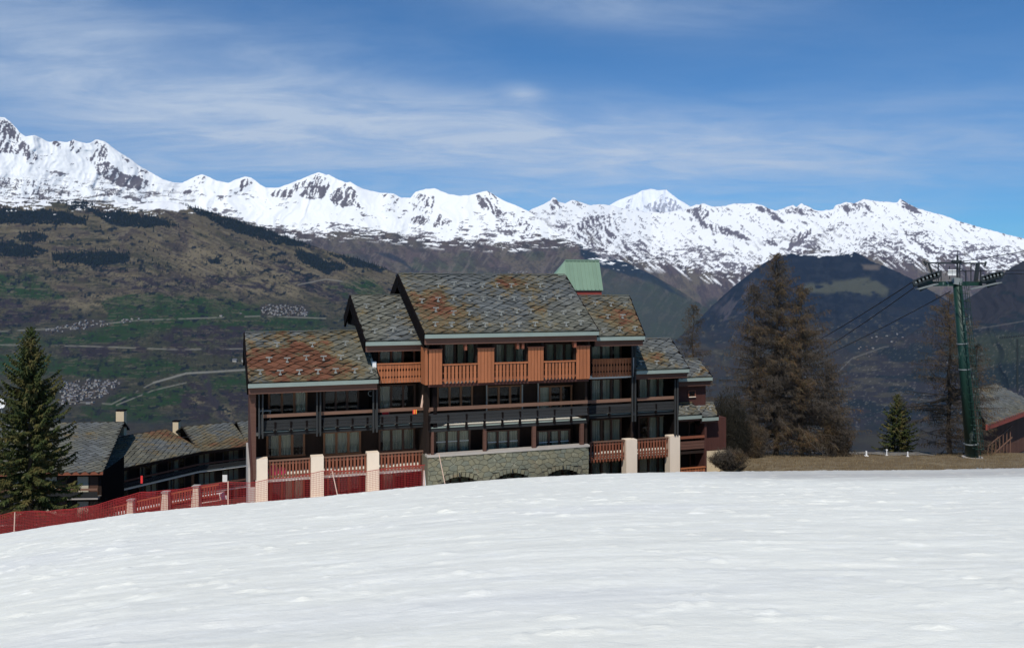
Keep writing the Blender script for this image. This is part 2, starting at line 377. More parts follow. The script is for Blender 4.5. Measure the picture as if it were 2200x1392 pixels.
def B(m, lo, hi): return np.clip((m-lo)/(hi-lo), 0, 1)

# ------------------------------------------------------------------ far range and mountains
SNOW = (.84,.85,.84)
ROCK = (.120,.108,.118)
def streak(X, Y, deg, L, Wd, seed, o=5):
    """noise drawn out along a fall line (deg below horizontal, towards the right)"""
    c, q = math.cos(R(deg)), math.sin(R(deg)); Xw = X+(fbm(X/26, Y/26, 3, seed+3)-.5)*14; Yw = Y+(fbm(X/26, Y/26, 3, seed+6)-.5)*10
    return fbm((Xw*c+Yw*q)/L, (-Xw*q+Yw*c)/Wd, o, seed, .6)
def snow_rock(X, Y, rr, r2, rocks, amount, ang=60, seed=5, ln=None):
    N = {}; m = np.zeros(X.shape)
    for k, rk in enumerate(rocks):
        poly, dn = rk[:2]; a = rk[2] if len(rk) > 2 else ang
        if a not in N: N[a] = .75*streak(X, Y, a, 17, 4.6, seed+a)+.25*fbm(X/2.6, Y/2.6, 3, seed+8, .6)
        pm = poly_mask(X, Y, poly, 8, 9, seed+k); th = .70-.30*dn
        m = np.maximum(m, B(N[a]+(pm-1)*.45, th, th+.03)*(pm > .02))
    if ln is not None:                        # scattered bare ground thickening towards the snow line
        d = np.clip((ln-Y)/75, 0, 1.3); sp = .55*fbm(X/11, Y/3.6, 5, seed+60, .62)+.45*fbm(X/60, Y/22, 3, seed+61)
        m = np.maximum(m, B(sp, .565+.115*d, .585+.115*d)*.95)
    if amount: m = np.maximum(m, B(streak(X, Y, ang, 14, 3.6, seed+77), .70-amount, .73-amount)*.9)
    return m
def speck_line(X, Y, line, below=True, amp=22, seed=9, stretch=(26, 5.5), w=3):
    n = (fbm(X/stretch[0], Y/stretch[1], 5, seed, .62)-.5)*2*amp
    return B(Y-(line+n), -w, w)       # 1 below the snow line
BACK_SIL = [(1270,446),(1310,441),(1325,432),(1345,424),(1365,417),(1380,409),(1400,406),(1415,409),(1432,408),(1445,419),(1460,430),(1478,441),(1520,460)]
def col_back(X, Y, rr, r2, top, q):
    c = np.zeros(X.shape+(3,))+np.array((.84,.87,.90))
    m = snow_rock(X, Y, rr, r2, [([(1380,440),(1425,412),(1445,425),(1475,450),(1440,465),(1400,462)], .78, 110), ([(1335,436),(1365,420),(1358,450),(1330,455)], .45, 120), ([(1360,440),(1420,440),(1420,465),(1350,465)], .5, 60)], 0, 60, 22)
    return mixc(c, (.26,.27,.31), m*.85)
sheet('snow_dome_mountain', BACK_SIL, (1262, 1528), 520, 21000, 25000, 900, col_back, jit=.8, seed=21, stretch=(34, 110))
FAR_SIL = [(1080,470),(1132,455),(1150,446),(1165,440),(1182,432),(1187,425),(1193,424),(1199,434),(1208,436),(1215,437),(1228,430),(1240,432),(1255,437),(1270,441),(1290,439),(1310,441),(1340,448),(1390,456),(1430,456),(1470,450),(1480,445),(1495,440),(1512,437),(1530,444),(1560,443),(1578,437),(1600,438),(1618,436),(1640,442),(1652,449),(1665,452),(1678,450),(1690,445),(1704,441),(1712,445),(1722,437),(1735,443),(1750,451),(1765,453),(1790,450),(1795,442),(1818,434),(1835,437),(1855,428),(1880,432),(1905,434),(1928,436),(1934,427),(1950,437),(1975,449),(1995,455),(2030,463),(2060,475),(2100,487),(2150,500),(2200,513),(2380,565)]
FAR_SNOW = [(1080,505),(1200,515),(1250,528),(1300,545),(1370,556),(1430,560),(1500,578),(1560,592),(1600,585),(1640,570),(1700,548),(1740,536),(1800,548),(1860,545),(1930,552),(2000,558),(2060,562),(2110,570),(2140,585),(2170,580),(2200,560),(2400,540)]
FAR_ROCK = [([(1182,425),(1205,428),(1212,448),(1188,458)], .78), ([(1215,432),(1240,430),(1262,445),(1235,450)], .45),
 ([(1255,462),(1325,455),(1340,500),(1300,545),(1240,520),(1210,495)], .58, 70), ([(1330,500),(1380,520),(1420,555),(1350,560)], .55),
 ([(1468,452),(1512,436),(1528,452),(1520,475),(1490,468)], .86, 100), ([(1497,468),(1560,486),(1612,512),(1600,518),(1540,502),(1500,482)], .92, 70),
 ([(1570,490),(1600,500),(1620,518),(1580,510)], .7), ([(1575,438),(1600,440),(1620,465),(1600,462)], .5), ([(1622,436),(1652,448),(1690,482),(1672,480),(1640,462),(1625,455)], .88, 35),
 ([(1675,452),(1704,440),(1750,450),(1742,468),(1700,462)], .8, 40), ([(1630,516),(1660,514),(1680,530),(1640,535)], 1.0), ([(1765,452),(1795,455),(1785,472),(1748,470)], .62),
 ([(1700,510),(1738,486),(1755,492),(1700,545),(1685,550)], .74, 120), ([(1790,442),(1860,430),(1876,455),(1810,458)], .62), ([(1930,427),(1940,428),(1988,462),(1965,462),(1930,443)], 1.1, 30),
 ([(1850,505),(1900,508),(1980,545),(1900,535)], .66, 28), ([(1915,500),(1960,500),(2060,555),(1990,545)], .6, 28), ([(1500,560),(1600,560),(1620,600),(1540,590)], .5), ([(2140,545),(2185,540),(2200,565),(2160,570)], .55)]
def col_far(X, Y, rr, r2, top, q):
    c = np.zeros(X.shape+(3,))+np.array(SNOW)
    c = mixc(c, (.125,.112,.125), snow_rock(X, Y, rr, r2, FAR_ROCK, .02, 40, 5, interp(FAR_SNOW, X)))
    ln = interp(FAR_SNOW, X); m = speck_line(X, Y, ln, amp=26, seed=12, stretch=(13, 5))
    sk = streak(X, Y, 32, 26, 4.2, 14); m = np.maximum(m, B(sk, .62, .65)*B(Y-ln, -70, -5)*.95)
    low = np.zeros(X.shape+(3,))+np.array((.088,.070,.068))
    low = mixc(low, (.115,.098,.072), B(fbm(X/40, Y/30, 4, 17), .5, .65))
    low = mixc(low, (.035,.045,.040), B(Y+(fbm(X/30, Y/18, 4, 18)-.5)*70, 630, 665))
    low = mixc(low, (.075,.078,.058), B(fbm(X/26, Y/9, 4, 19), .56, .68)*B(Y, 640, 660)*.7)
    low = mixc(low, (.040,.036,.040), B(streak(X, Y, 60, 34, 8, 20), .54, .60)*.6); low = mixc(low, (.15,.125,.105), B(streak(X, Y, 70, 26, 5, 23), .61, .66)*.55)
    # late snow tongues running down the gullies
    ton = B(fbm((X-1.2*Y)/6, Y/24, 4, 16, .6), .63, .66)*B(ln+30-Y, 0, 14)
    low = mixc(low, SNOW, ton)
    out = c*(1-m[..., None])+low*m[..., None]; return out
sheet('far_mountain_range', FAR_SIL, (1070, 2390), 745, 10300, [(1070,15000),(1400,18500),(1700,17500),(2200,14500),(2400,14000)], 260, col_far, jit=1.1, seed=2, stretch=(80, 110))

MID_SIL = [(-160,300),(-60,268),(-10,256),(0,252),(10,253),(22,262),(35,275),(42,285),(55,293),(75,291),(88,297),(105,305),(120,304),(145,306),(157,300),(170,305),(185,308),(195,307),(205,301),(213,300),(228,306),(240,316),(260,329),(280,342),(300,357),(325,371),(345,383),(370,392),(392,393),(408,385),(422,378),(435,375),(448,380),(465,388),(490,393),(510,385),(527,379),(540,382),(560,397),(572,404),(600,403),(625,394),(650,384),(672,375),(685,370),(700,376),(707,375),(725,385),(742,392),(752,391),(775,404),(800,411),(815,414),(845,416),(862,425),(882,425),(893,412),(915,406),(935,405),(945,410),(965,417),(985,421),(1010,419),(1030,414),(1046,410),(1060,418),(1080,430),(1105,440),(1132,452),(1150,463),(1175,485),(1200,502),(1250,522),(1300,543),(1350,566),(1400,590),(1450,618),(1500,650),(1560,690),(1620,735)]
MID_SNOW = [(-160,425),(0,425),(200,430),(400,455),(500,470),(560,486),(640,492),(700,502),(760,492),(830,500),(900,508),(960,515),(1000,512),(1060,520),(1110,522),(1150,512),(1200,512),(1250,528),(1300,560)]
MID_ROCK = [([(-20,255),(15,255),(35,278),(55,300),(95,352),(60,345),(20,332),(-20,330)], .78), ([(-60,375),(60,380),(150,405),(160,425),(40,425),(-60,420)], .42),
 ([(150,302),(165,303),(150,330),(142,325)], .75), ([(112,303),(128,302),(132,318),(118,318)], .7), ([(160,330),(178,312),(185,312),(170,333)], .7),
 ([(180,335),(205,303),(222,306),(238,335),(215,352),(190,350)], .74), ([(190,350),(232,348),(262,372),(295,378),(328,398),(300,413),(262,402),(215,382)], .97),
 ([(258,332),(296,350),(290,356),(262,345)], .8), ([(292,355),(330,372),(322,377),(292,364)], .95), ([(262,378),(318,398),(322,408),(295,412)], .95), ([(352,420),(372,405),(377,407),(358,422)], .95),
 ([(418,380),(435,376),(452,386),(432,400),(412,392)], .6), ([(388,415),(405,402),(420,410),(410,420)], .92), ([(520,385),(535,380),(550,395),(530,405),(505,422),(512,405)], .68),
 ([(575,408),(605,404),(640,420),(635,428),(580,422)], .72), ([(610,402),(650,386),(685,371),(700,380),(665,412),(640,425),(612,415)], .68), ([(640,420),(690,385),(706,380),(712,400),(690,428),(655,430)], .85),
 ([(700,420),(735,395),(752,395),(768,420),(775,452),(735,445),(700,435)], .88), ([(800,412),(856,421),(862,427),(835,460),(828,455),(845,435)], .62), ([(882,440),(892,415),(905,412),(938,420),(940,445),(900,452),(885,455)], .66),
 ([(880,470),(905,458),(922,468),(918,486),(890,484)], 1.0), ([(900,445),(960,460),(1010,500),(960,500),(900,480)], .42), ([(1010,418),(1046,412),(1062,438),(1090,462),(1060,465),(1030,442)], .70, 65),
 ([(1045,412),(1055,412),(1095,460),(1088,460)], .95, 55), ([(1055,445),(1080,455),(1115,500),(1100,510),(1070,480)], .8, 55), ([(1100,450),(1150,490),(1145,520),(1110,500)], .5)]
def col_mid(X, Y, rr, r2, top, q):
    c = np.zeros(X.shape+(3,))+np.array(SNOW)
    c = mixc(c, ROCK, snow_rock(X, Y, rr, r2, MID_ROCK, .0, 112, 41, interp(MID_SNOW, X)))
    ln = interp(MID_SNOW, X)
    m = speck_line(X, Y, ln, amp=20, seed=43, stretch=(17, 4.5))
    fl = fbm((X-2.2*Y)/30, Y/3.4, 4, 45, .6); m = np.maximum(m, B(fl, .605, .635)*B(Y-ln, -60, -8)*np.where(X < 420, 1, .0))
    low = np.zeros(X.shape+(3,))+np.array((.084,.066,.062))
    low = mixc(low, (.100,.088,.064), B(fbm(X/45, Y/24, 4, 47), .52, .66)*.8)
    low = mixc(low, (.042,.046,.045), B(fbm(X/60, Y/28, 4, 48)+(Y-560)/300, .5, .75)*.8)
    low = mixc(low, (.036,.058,.034), B(fbm(X/50, Y/22, 4, 49)+(Y-570)/500, .58, .68)*.55)
    low = mixc(low, (.115,.10,.072), poly_mask(X, Y, [(1080,560),(1180,555),(1165,590),(1120,590)], 12, 14)*.6)
    low = mixc(low, (.040,.038,.038), B(streak(X, Y, 35, 40, 12, 57), .54, .60)*.6)
    low = mixc(low, (.130,.112,.095), B(streak(X, Y, 118, 30, 6, 58), .60, .66)*.6)
    low = mixc(low, (.030,.030,.028), B(fbm(X/5, Y/3, 4, 59, .6), .60, .66)*.5)
    fo = np.maximum(poly_mask(X, Y, [(1243,520),(1262,520),(1320,548),(1400,588),(1440,615),(1470,640),(1400,608),(1330,585),(1255,565)], 5, 7), poly_mask(X, Y, [(805,540),(840,545),(870,560),(890,585),(860,565),(830,555)], 4, 5)*.8)
    low = mixc(low, (.016,.026,.036), fo)
    tail = poly_mask(X, Y, [(1290,590),(1400,605),(1500,660),(1600,740),(1300,740),(1290,640)], 30, 20); low = mixc(low, (.040,.052,.040), tail*.7)
    low = mixc(low, SNOW, B(fbm((X-1.5*Y)/22, Y/4, 4, 51, .6), .64, .66)*B(ln+26-Y, 0, 12))
    return c*(1-m[..., None])+low*m[..., None]
sheet('snowy_mountain_range', MID_SIL, (-170, 1630), 750, 9800, [(-170,11500),(400,13500),(1000,14500),(1300,13000),(1630,11000)], 230, col_mid, jit=.9, seed=4, stretch=(80, 110))

# opposite side of the valley, left
HILL_SIL = [(-160,418),(0,422),(60,428),(140,428),(200,436),(300,438),(360,432),(400,441),(440,452),(500,471),(560,490),(600,505),(650,521),(700,537),(760,554),(830,577),(870,596),(930,618),(1000,648),(1100,690),(1200,735),(1300,800)]
HF = [[(-170,455),(0,448),(60,452),(150,458),(187,470),(182,484),(90,483),(0,480),(-170,480)], [(192,452),(290,458),(340,468),(385,486),(300,490),(230,478)], [(138,434),(190,432),(205,448),(150,449)],
 [(395,440),(470,461),(560,489),(650,518),(668,530),(600,524),(540,510),(480,487)], [(640,536),(680,551),(748,572),(742,584),(692,583),(650,566),(633,549)], [(700,541),(760,554),(832,576),(820,583),(760,570)],
 [(40,500),(80,499),(106,511),(88,520),(45,515)], [(-170,520),(0,524),(60,527),(110,540),(60,552),(0,550),(-170,552)], [(110,545),(190,541),(282,545),(276,562),(200,572),(110,560)], [(450,560),(470,558),(468,566),(452,568)]]
HGREEN = [[(225,640),(320,628),(430,640),(560,652),(690,672),(700,712),(560,716),(460,700),(300,722),(200,740),(60,745),(240,702)], [(-170,700),(20,715),(120,735),(0,745),(-170,745)], [(-170,765),(60,765),(330,772),(450,790),(300,815),(60,802),(-170,800)],
 [(430,815),(530,800),(545,840),(440,838)], [(170,872),(340,832),(420,840),(400,862),(330,880),(380,905),(300,912),(170,905)], [(700,610),(800,600),(850,640),(760,650)], [(-170,580),(80,590),(140,640),(0,650),(-170,640)]]
HWOOD = [[(-170,620),(0,640),(140,650),(180,690),(60,700),(-170,700)], [(380,705),(500,690),(560,700),(545,735),(500,770),(380,760),(340,730)], [(400,805),(440,830),(470,880),(440,930),(400,900),(380,850)], [(230,600),(380,590),(500,610),(480,625),(300,630)], [(425,590),(540,590),(600,620),(560,630),(470,612)], [(480,840),(560,830),(560,900),(500,890)], [(100,745),(300,735),(330,765),(150,770)], [(600,560),(760,620),(860,700),(820,700),(700,640),(600,590)]]
HTAN = [[(520,560),(640,575),(760,610),(700,620),(560,590)], [(400,520),(560,560),(660,600),(640,640),(560,645),(440,600),(380,560)], [(280,600),(330,600),(330,612),(260,610)], [(410,850),(440,860),(430,880),(360,870)], [(460,880),(560,870),(640,930),(500,950)], [(100,640),(330,630),(300,660),(180,670)]]
HROAD = [[(-160,718),(0,712),(120,706),(300,688),(420,684),(560,679),(700,684)], [(-160,738),(200,744),(380,751),(530,749)], [(-160,870),(130,862),(240,868),(330,822),(400,802),(470,798),(545,793)], [(250,870),(330,838),(400,822)], [(640,612),(700,600),(760,608)]]
VIL = [[(558,660),(575,650),(612,652),(660,656),(668,668),(662,682),(565,680)], [(85,711),(150,695),(190,682),(240,692),(215,705),(100,719)], [(132,820),(200,812),(262,814),(268,822),(250,842),(215,872),(124,872),(126,845)]]
def col_hill(X, Y, rr, r2, top, q):
    c = np.zeros(X.shape+(3,))+np.array((.082,.068,.042))
    Ys = Y-.42*np.clip(X-300, 0, 700)-.06*np.clip(X, -200, 300)
    n = fbm(X/70, Ys/16, 5, 61); up = 1-B(Y+(n-.5)*60, 600, 680)
    c = mixc(c, (.048,.046,.026), B(n, .48, .60)); c = mixc(c, (.046,.036,.032), B(fbm(X/44, Ys/12, 5, 62), .54, .62)*.8)
    c = mixc(c, (.125,.102,.060), B(fbm(X/55, Ys/9, 5, 63, .6), .53, .64)*up*.8)
    c = mixc(c, (.034,.038,.022), B(Y+(n-.5)*120, 620, 700)*.85)
    for i, p in enumerate(HTAN): c = mixc(c, (.155,.128,.078), poly_mask(X, Y, p, 16, 22, 70+i)*B(fbm(X/26, Ys/6, 5, 80, .6), .42, .56)*.85)
    for i, p in enumerate(HGREEN): c = mixc(c, (.016,.040,.012), poly_mask(X, Y, p, 7, 20, 90+i)*(.6+.4*B(fbm(X/36, Y/9, 4, 97), .35, .6)))
    for i, p in enumerate(HWOOD): c = mixc(c, (.027,.022,.026), poly_mask(X, Y, p, 10, 26, 100+i)*B(fbm(X/20, Y/8, 5, 108, .6), .38, .50)*.95)
    c = mixc(c, (.022,.020,.016), B(fbm(X/5, Y/3, 4, 110, .6), .60, .65)*.7*B(Y, 470, 540))
    c = mixc(c, (.15,.128,.085), B(fbm(X/22, Ys/2.6, 5, 111, .6), .62, .67)*.6*up)
    c = mixc(c, (.095,.082,.055), B(fbm(X/30, Y/2.2, 4, 112, .6), .64, .68)*.6)
    gl = line_mask(X, Y, [(440,810),(455,850),(480,900),(520,930)], 13)*B(fbm(X/9, Y/9, 4, 113), .35, .5); c = mixc(c, (.030,.026,.030), gl)
    m = 0
    for i, p in enumerate(HF): m = np.maximum(m, poly_mask(X, Y, p, 4, 13, 120+i))
    c = mixc(c, (.009,.014,.015), B(m+(fbm(X/6, Y/4, 4, 130, .6)-.5)*1.6+(fbm(X/19, Y/7, 3, 129)-.5)*1.7, .34, .50))
    for p in VIL: c = mixc(c, (.040,.036,.032), poly_mask(X, Y, p, 6, 6, 160)*.8)
    for p in HROAD: c = mixc(c, (.21,.20,.165), line_mask(X, Y, p, 1.5)*B(fbm(X/30, Y/30, 3, 131), .36, .46)*.75)
    c = mixc(c, (.20,.195,.165), line_mask(X, Y, HROAD[2][3:], 2.6)*.8)
    sn = B(fbm((X-2*Y)/26, Y/3.6, 4, 133, .6)+(436-Y)/150+np.where(X < 420, 0, -.1), .56, .60)*B(505-Y, 0, 20)
    sn = np.maximum(sn, B((fbm(X/18, Y/5, 4, 134)-.5)*28+interp([(-160,424),(0,426),(150,432),(260,445),(330,452),(400,448),(430,440),(1300,400)], X)-Y, -1.5, 1.5))
    c = mixc(c, (.78,.79,.80), sn)
    return c
sheet('valley_hillside', HILL_SIL, (-170, 1306), [(-170,955),(700,955),(1300,860)], None, [(-170,8300),(400,8800),(800,8600),(1300,6500)], 130, col_hill, jit=1.0, seed=6, stretch=(120, 420), fine=.05)

RH_SIL = [(1440,740),(1490,700),(1530,657),(1580,612),(1640,566),(1665,552),(1700,545),(1730,548),(1760,543),(1800,546),(1835,541),(1850,548),(1870,560),(1900,572),(1930,585),(1960,600),(2000,625),(2060,660),(2150,700),(2390,760)]
def col_rh(X, Y, rr, r2, top, q):
    c = np.zeros(X.shape+(3,))+np.array((.010,.016,.024))
    c = mixc(c, (.022,.028,.036), B(fbm(X/20, Y/8, 5, 141, .6), .5, .62)*.6)
    low = B(Y+(fbm(X/70, Y/22, 4, 142)-.5)*110, 680, 760)
    lc = np.zeros(X.shape+(3,))+np.array((.034,.032,.030)); lc = mixc(lc, (.054,.050,.034), B(fbm(X/50, Y/12, 4, 143), .56, .64)*.7)
    lc = mixc(lc, (.022,.028,.028), B(fbm(X/34, Y/12, 4, 144), .54, .6)*.8)
    c = c*(1-low[..., None])+lc*low[..., None]
    md = poly_mask(X, Y, [(1728,612),(1790,604),(1868,594),(1890,600),(1912,622),(1900,634),(1820,634),(1740,628)], 8, 12)
    c = mixc(c, (.066,.070,.050), md*B(fbm(X/20, Y/8, 4, 145), .3, .5)); c = mixc(c, (.12,.10,.08), poly_mask(X, Y, [(1850,570),(1890,570),(1890,580),(1855,580)], 5, 6)*.8)
    c = mixc(c, (.10,.095,.070), B(fbm(X/9, Y/3, 4, 147), .68, .72)*.6*B(Y, 650, 700))
    c = mixc(c, (.090,.078,.080), B(fbm((X+Y*.6)/10, Y/30, 4, 149), .52, .62)*poly_mask(X, Y, [(1540,660),(1600,610),(1640,600),(1620,680),(1570,720)], 16, 10)*.55)
    ln = interp([(1440,400),(1640,552),(1700,545),(1760,549),(1830,546),(1870,520)], X)
    c = mixc(c, SNOW, B((fbm(X/10, Y/4, 3, 148)-.5)*16+ln-Y, -1, 1)*B(X, 1660, 1690))
    c = mixc(c, (.17,.165,.145), line_mask(X, Y, [(1800,800),(1830,770),(1900,745),(1960,742),(1985,728),(2000,715)], 1.3)*.6)
    return c
sheet('forested_hill', RH_SIL, (1436, 2390), 860, 5200, [(1430,9000),(1700,11500),(2000,10000),(2400,8000)], 300, col_rh, jit=1.3, seed=8, stretch=(80, 260))
RN_SIL = [(1700,870),(1800,810),(1900,750),(1960,715),(2020,675),(2060,652),(2100,628),(2140,600),(2170,577),(2200,560),(2380,470)]
def col_rn(X, Y, rr, r2, top, q):
    c = np.zeros(X.shape+(3,))+np.array((.028,.028,.032)); c = mixc(c, (.015,.022,.026), B(fbm(X/45, Y/14, 5, 151), .46, .56))
    c = mixc(c, (.062,.058,.044), B(fbm(X/60, Y/11, 4, 152), .56, .66)*.7*B(Y, 660, 690))
    c = mixc(c, (.032,.042,.026), poly_mask(X, Y, [(2020,745),(2120,715),(2300,720),(2300,780),(2120,790),(2040,770)], 16, 14)*.8)
    c = mixc(c, (.014,.022,.022), poly_mask(X, Y, [(2080,800),(2200,775),(2300,790),(2300,820),(2150,835),(2060,830)], 10, 12))
    c = mixc(c, (.17,.16,.14), line_mask(X, Y, [(2060,712),(2140,700),(2200,690)], 1.3)*.5)
    c = mixc(c, (.16,.15,.13), B(fbm(X/5, Y/2.5, 3, 153), .72, .75)*.5*B(Y, 680, 720))
    return c
sheet('wooded_slope', RN_SIL, (1704, 2390), 935, None, [(1700,4600),(2000,6500),(2400,6500)], 260, col_rn, jit=1.4, seed=10, stretch=(90, 300))

# valley floor and the slope that falls to it from the village terrace
def valley():
    t_ = np.linspace(-1.0, 1.0, 420)
    Ys = np.concatenate([np.geomspace(104, 2800, 60), np.geomspace(2900, 21000, 160)])
    z = np.interp(Ys, [104, 160, 2700, 21000], [-38, -58, -702, -702])
    D = np.repeat(Ys[:, None], len(t_), 1); X = t_[None, :]*D
    yp = HY+702*F/D; z2 = np.repeat(z[:, None], len(t_), 1)+(fbm(X/400, D/400, 4, 170)-.5)*np.clip((D-150)/1500, 0, 1)*16
    c = col_valley(t_[None, :]*F+CX+D*0, yp)
    tag(grid_mesh('valley_ground', np.stack([X, D, z2], -1), c, M['terrain']), kind='structure')
valley()

# ------------------------------------------------------------------ foreground snow and village ground
def spread(q):
    """how much more steeply the piste falls away towards the left (q = sideways / forward)"""
    row = np.interp(q*F+CX, [-900,-60,0,100,200,270,400,530,700,800,900,1000,1100,1300,1500,1700,2000,2200,3200], [1230,1157,1147,1131,1116,1105,1092,1081,1066,1055.5,1045,1036,1028,1018,1014,1012,1010,1006,1000])
    return (row-HY)/F-.2222
def snow_z(X, Y): return -1.6-.1310*Y-.0013*Y**2-spread(X/np.maximum(Y, 7))*Y
def ground_z(X, Y):
    zr = interp([(0,-2.5),(34,-8.0),(38,-8.75),(44,-9.62),(50,-10.62),(60,-12.2),(70,-13.9),(76,-15.6),(140,-40)], Y)
    zl = interp([(0,-4),(30,-8.8),(38,-11),(46,-12.4),(60,-16.4),(90,-25.5),(140,-42)], Y)-np.clip(-X-4, 0, 40)*.16
    k = np.clip((X-11.5)/3.5, 0, 1); k = k*k*(3-2*k); return zl*(1-k)+zr*k
def snow_fn(t, b, col):
    p = pos(t); st = t.vmul(p, (.45, 1.6, 1)); n = t.noise(st, 1.1, 7, .62, .4); f = t.noise(st, 9, 6, .7); g = t.noise(st, .16, 3, .5)
    c = t.mix(t.ramp(n, .35, .68), (.83,.825,.735), (.91,.905,.805)); c = t.mix(t.math('MULTIPLY', t.ramp(g, .5, .7), .5), c, (.76,.765,.75))
    d = t.ramp(t.noise(st, 2.6, 6, .7), .66, .74); c = t.mix(t.math('MULTIPLY', d, .22), c, (.66,.64,.59))
    gr = t.noise(t.vmul(p, (1, 1.9, 1)), 2.6, 8, .72, .3); c = t.mix(t.math('MULTIPLY', t.ramp(gr, .50, .66), .55), c, (.95,.95,.88)); c = t.mix(t.math('MULTIPLY', t.ramp(gr, .46, .34), .45), c, (.76,.765,.70))
    # thin grey melt towards the crest on the right
    sp = t.new('ShaderNodeSeparateXYZ'); t.l.new(p, sp.inputs[0])
    yw = t.math('ADD', sp.outputs[1], t.math('MULTIPLY', t.math('SUBTRACT', n, .5), 9)); e = t.math('MULTIPLY', t.ramp(yw, 20, 24), t.ramp(sp.outputs[0], 4, 9)); c = t.mix(t.math('MULTIPLY', e, t.math('ADD', .55, t.math('MULTIPLY', t.ramp(g, .3, .6), .4))), c, (.52,.505,.46)); dk = t.ramp(t.noise(t.vmul(p, (2.2, 5, 2)), 1.5, 4, .7), .72, .77); c = t.mix(t.math('MULTIPLY', dk, .5), c, (.42,.40,.36))
    t.l.new(c, b.inputs['Base Color'])
    h = t.math('ADD', t.math('ADD', t.math('MULTIPLY', n, .5), t.math('MULTIPLY', gr, 1.0)), t.math('MULTIPLY', f, .35)); bump(t, b, h, .34, .055)
M['snow'] = mat('granular_spring_snow', (.85,.87,.88), .65, .25, snow_fn)
def ground_at(x, y):
    X, Y = np.array([float(x)]), np.array([float(y)]); return float((ground_z(X, Y)+(fbm(X*.5, Y*.5, 5, 211)-.5)*.30+(fbm(X*2.5, Y*2.5, 3, 213)-.5)*.08)[0])
def soil_fn(t, b, col):
    p = pos(t); n = t.noise(p, .8, 6, .65); f = t.noise(p, 7, 5, .7)
    c = t.mix(t.ramp(n, .38, .66), (.150,.108,.060), (.225,.180,.112)); c = t.mix(t.ramp(f, .5, .72), c, (.075,.058,.036))
    t.l.new(c, b.inputs['Base Color']); bump(t, b, f, .8, .08)
M['soil'] = mat('dead_grass_and_soil', (.1,.08,.05), .95, .1, soil_fn)
def snow():
    Ys = np.concatenate([np.linspace(1.5, 30, 560), np.linspace(30.1, 46, 150)]); q = np.linspace(-1, 1, 620)
    Y = np.repeat(Ys[:, None], len(q), 1); X = q[None, :]*(4+Y*.92)
    z = snow_z(X, Y); sx, sy = X*.9, Y*2.0
    z += (fbm(sx*.22, sy*.2, 4, 201)-.5)*.055*np.clip(Y/8, .2, 1)+(fbm(sx*.8, sy*1.1, 6, 203, .62)-.5)*.045
    cl = fbm(X*2.6, Y*4.6, 5, 205, .62); z += np.clip(cl-.64, 0, 1)*.16*(.4+fbm(X*.2, Y*.2, 2, 206))
    rut = fbm(X*.25+Y*.03, Y*1.6, 3, 207); z += np.clip(.36-rut, 0, 1)*-.05
    # the snow thins out and dips into the ground beyond the crest at the right
    z -= np.clip(Y-37.5, 0, 20)*.16*np.clip((X-9)/6, 0, 1)
    tag(grid_mesh('snow_slope', np.stack([X, Y, z], -1), None, M['snow']), kind='structure')
snow()
def ground():
    Ys = np.linspace(30, 112, 240); xs = np.linspace(-85, 85, 400)
    X, Y = np.meshgrid(xs, Ys); z = ground_z(X, Y)+(fbm(X*.5, Y*.5, 5, 211)-.5)*.30+(fbm(X*2.5, Y*2.5, 3, 213)-.5)*.08
    tag(grid_mesh('village_ground', np.stack([X, Y, z], -1), None, M['soil']), kind='structure')
ground()
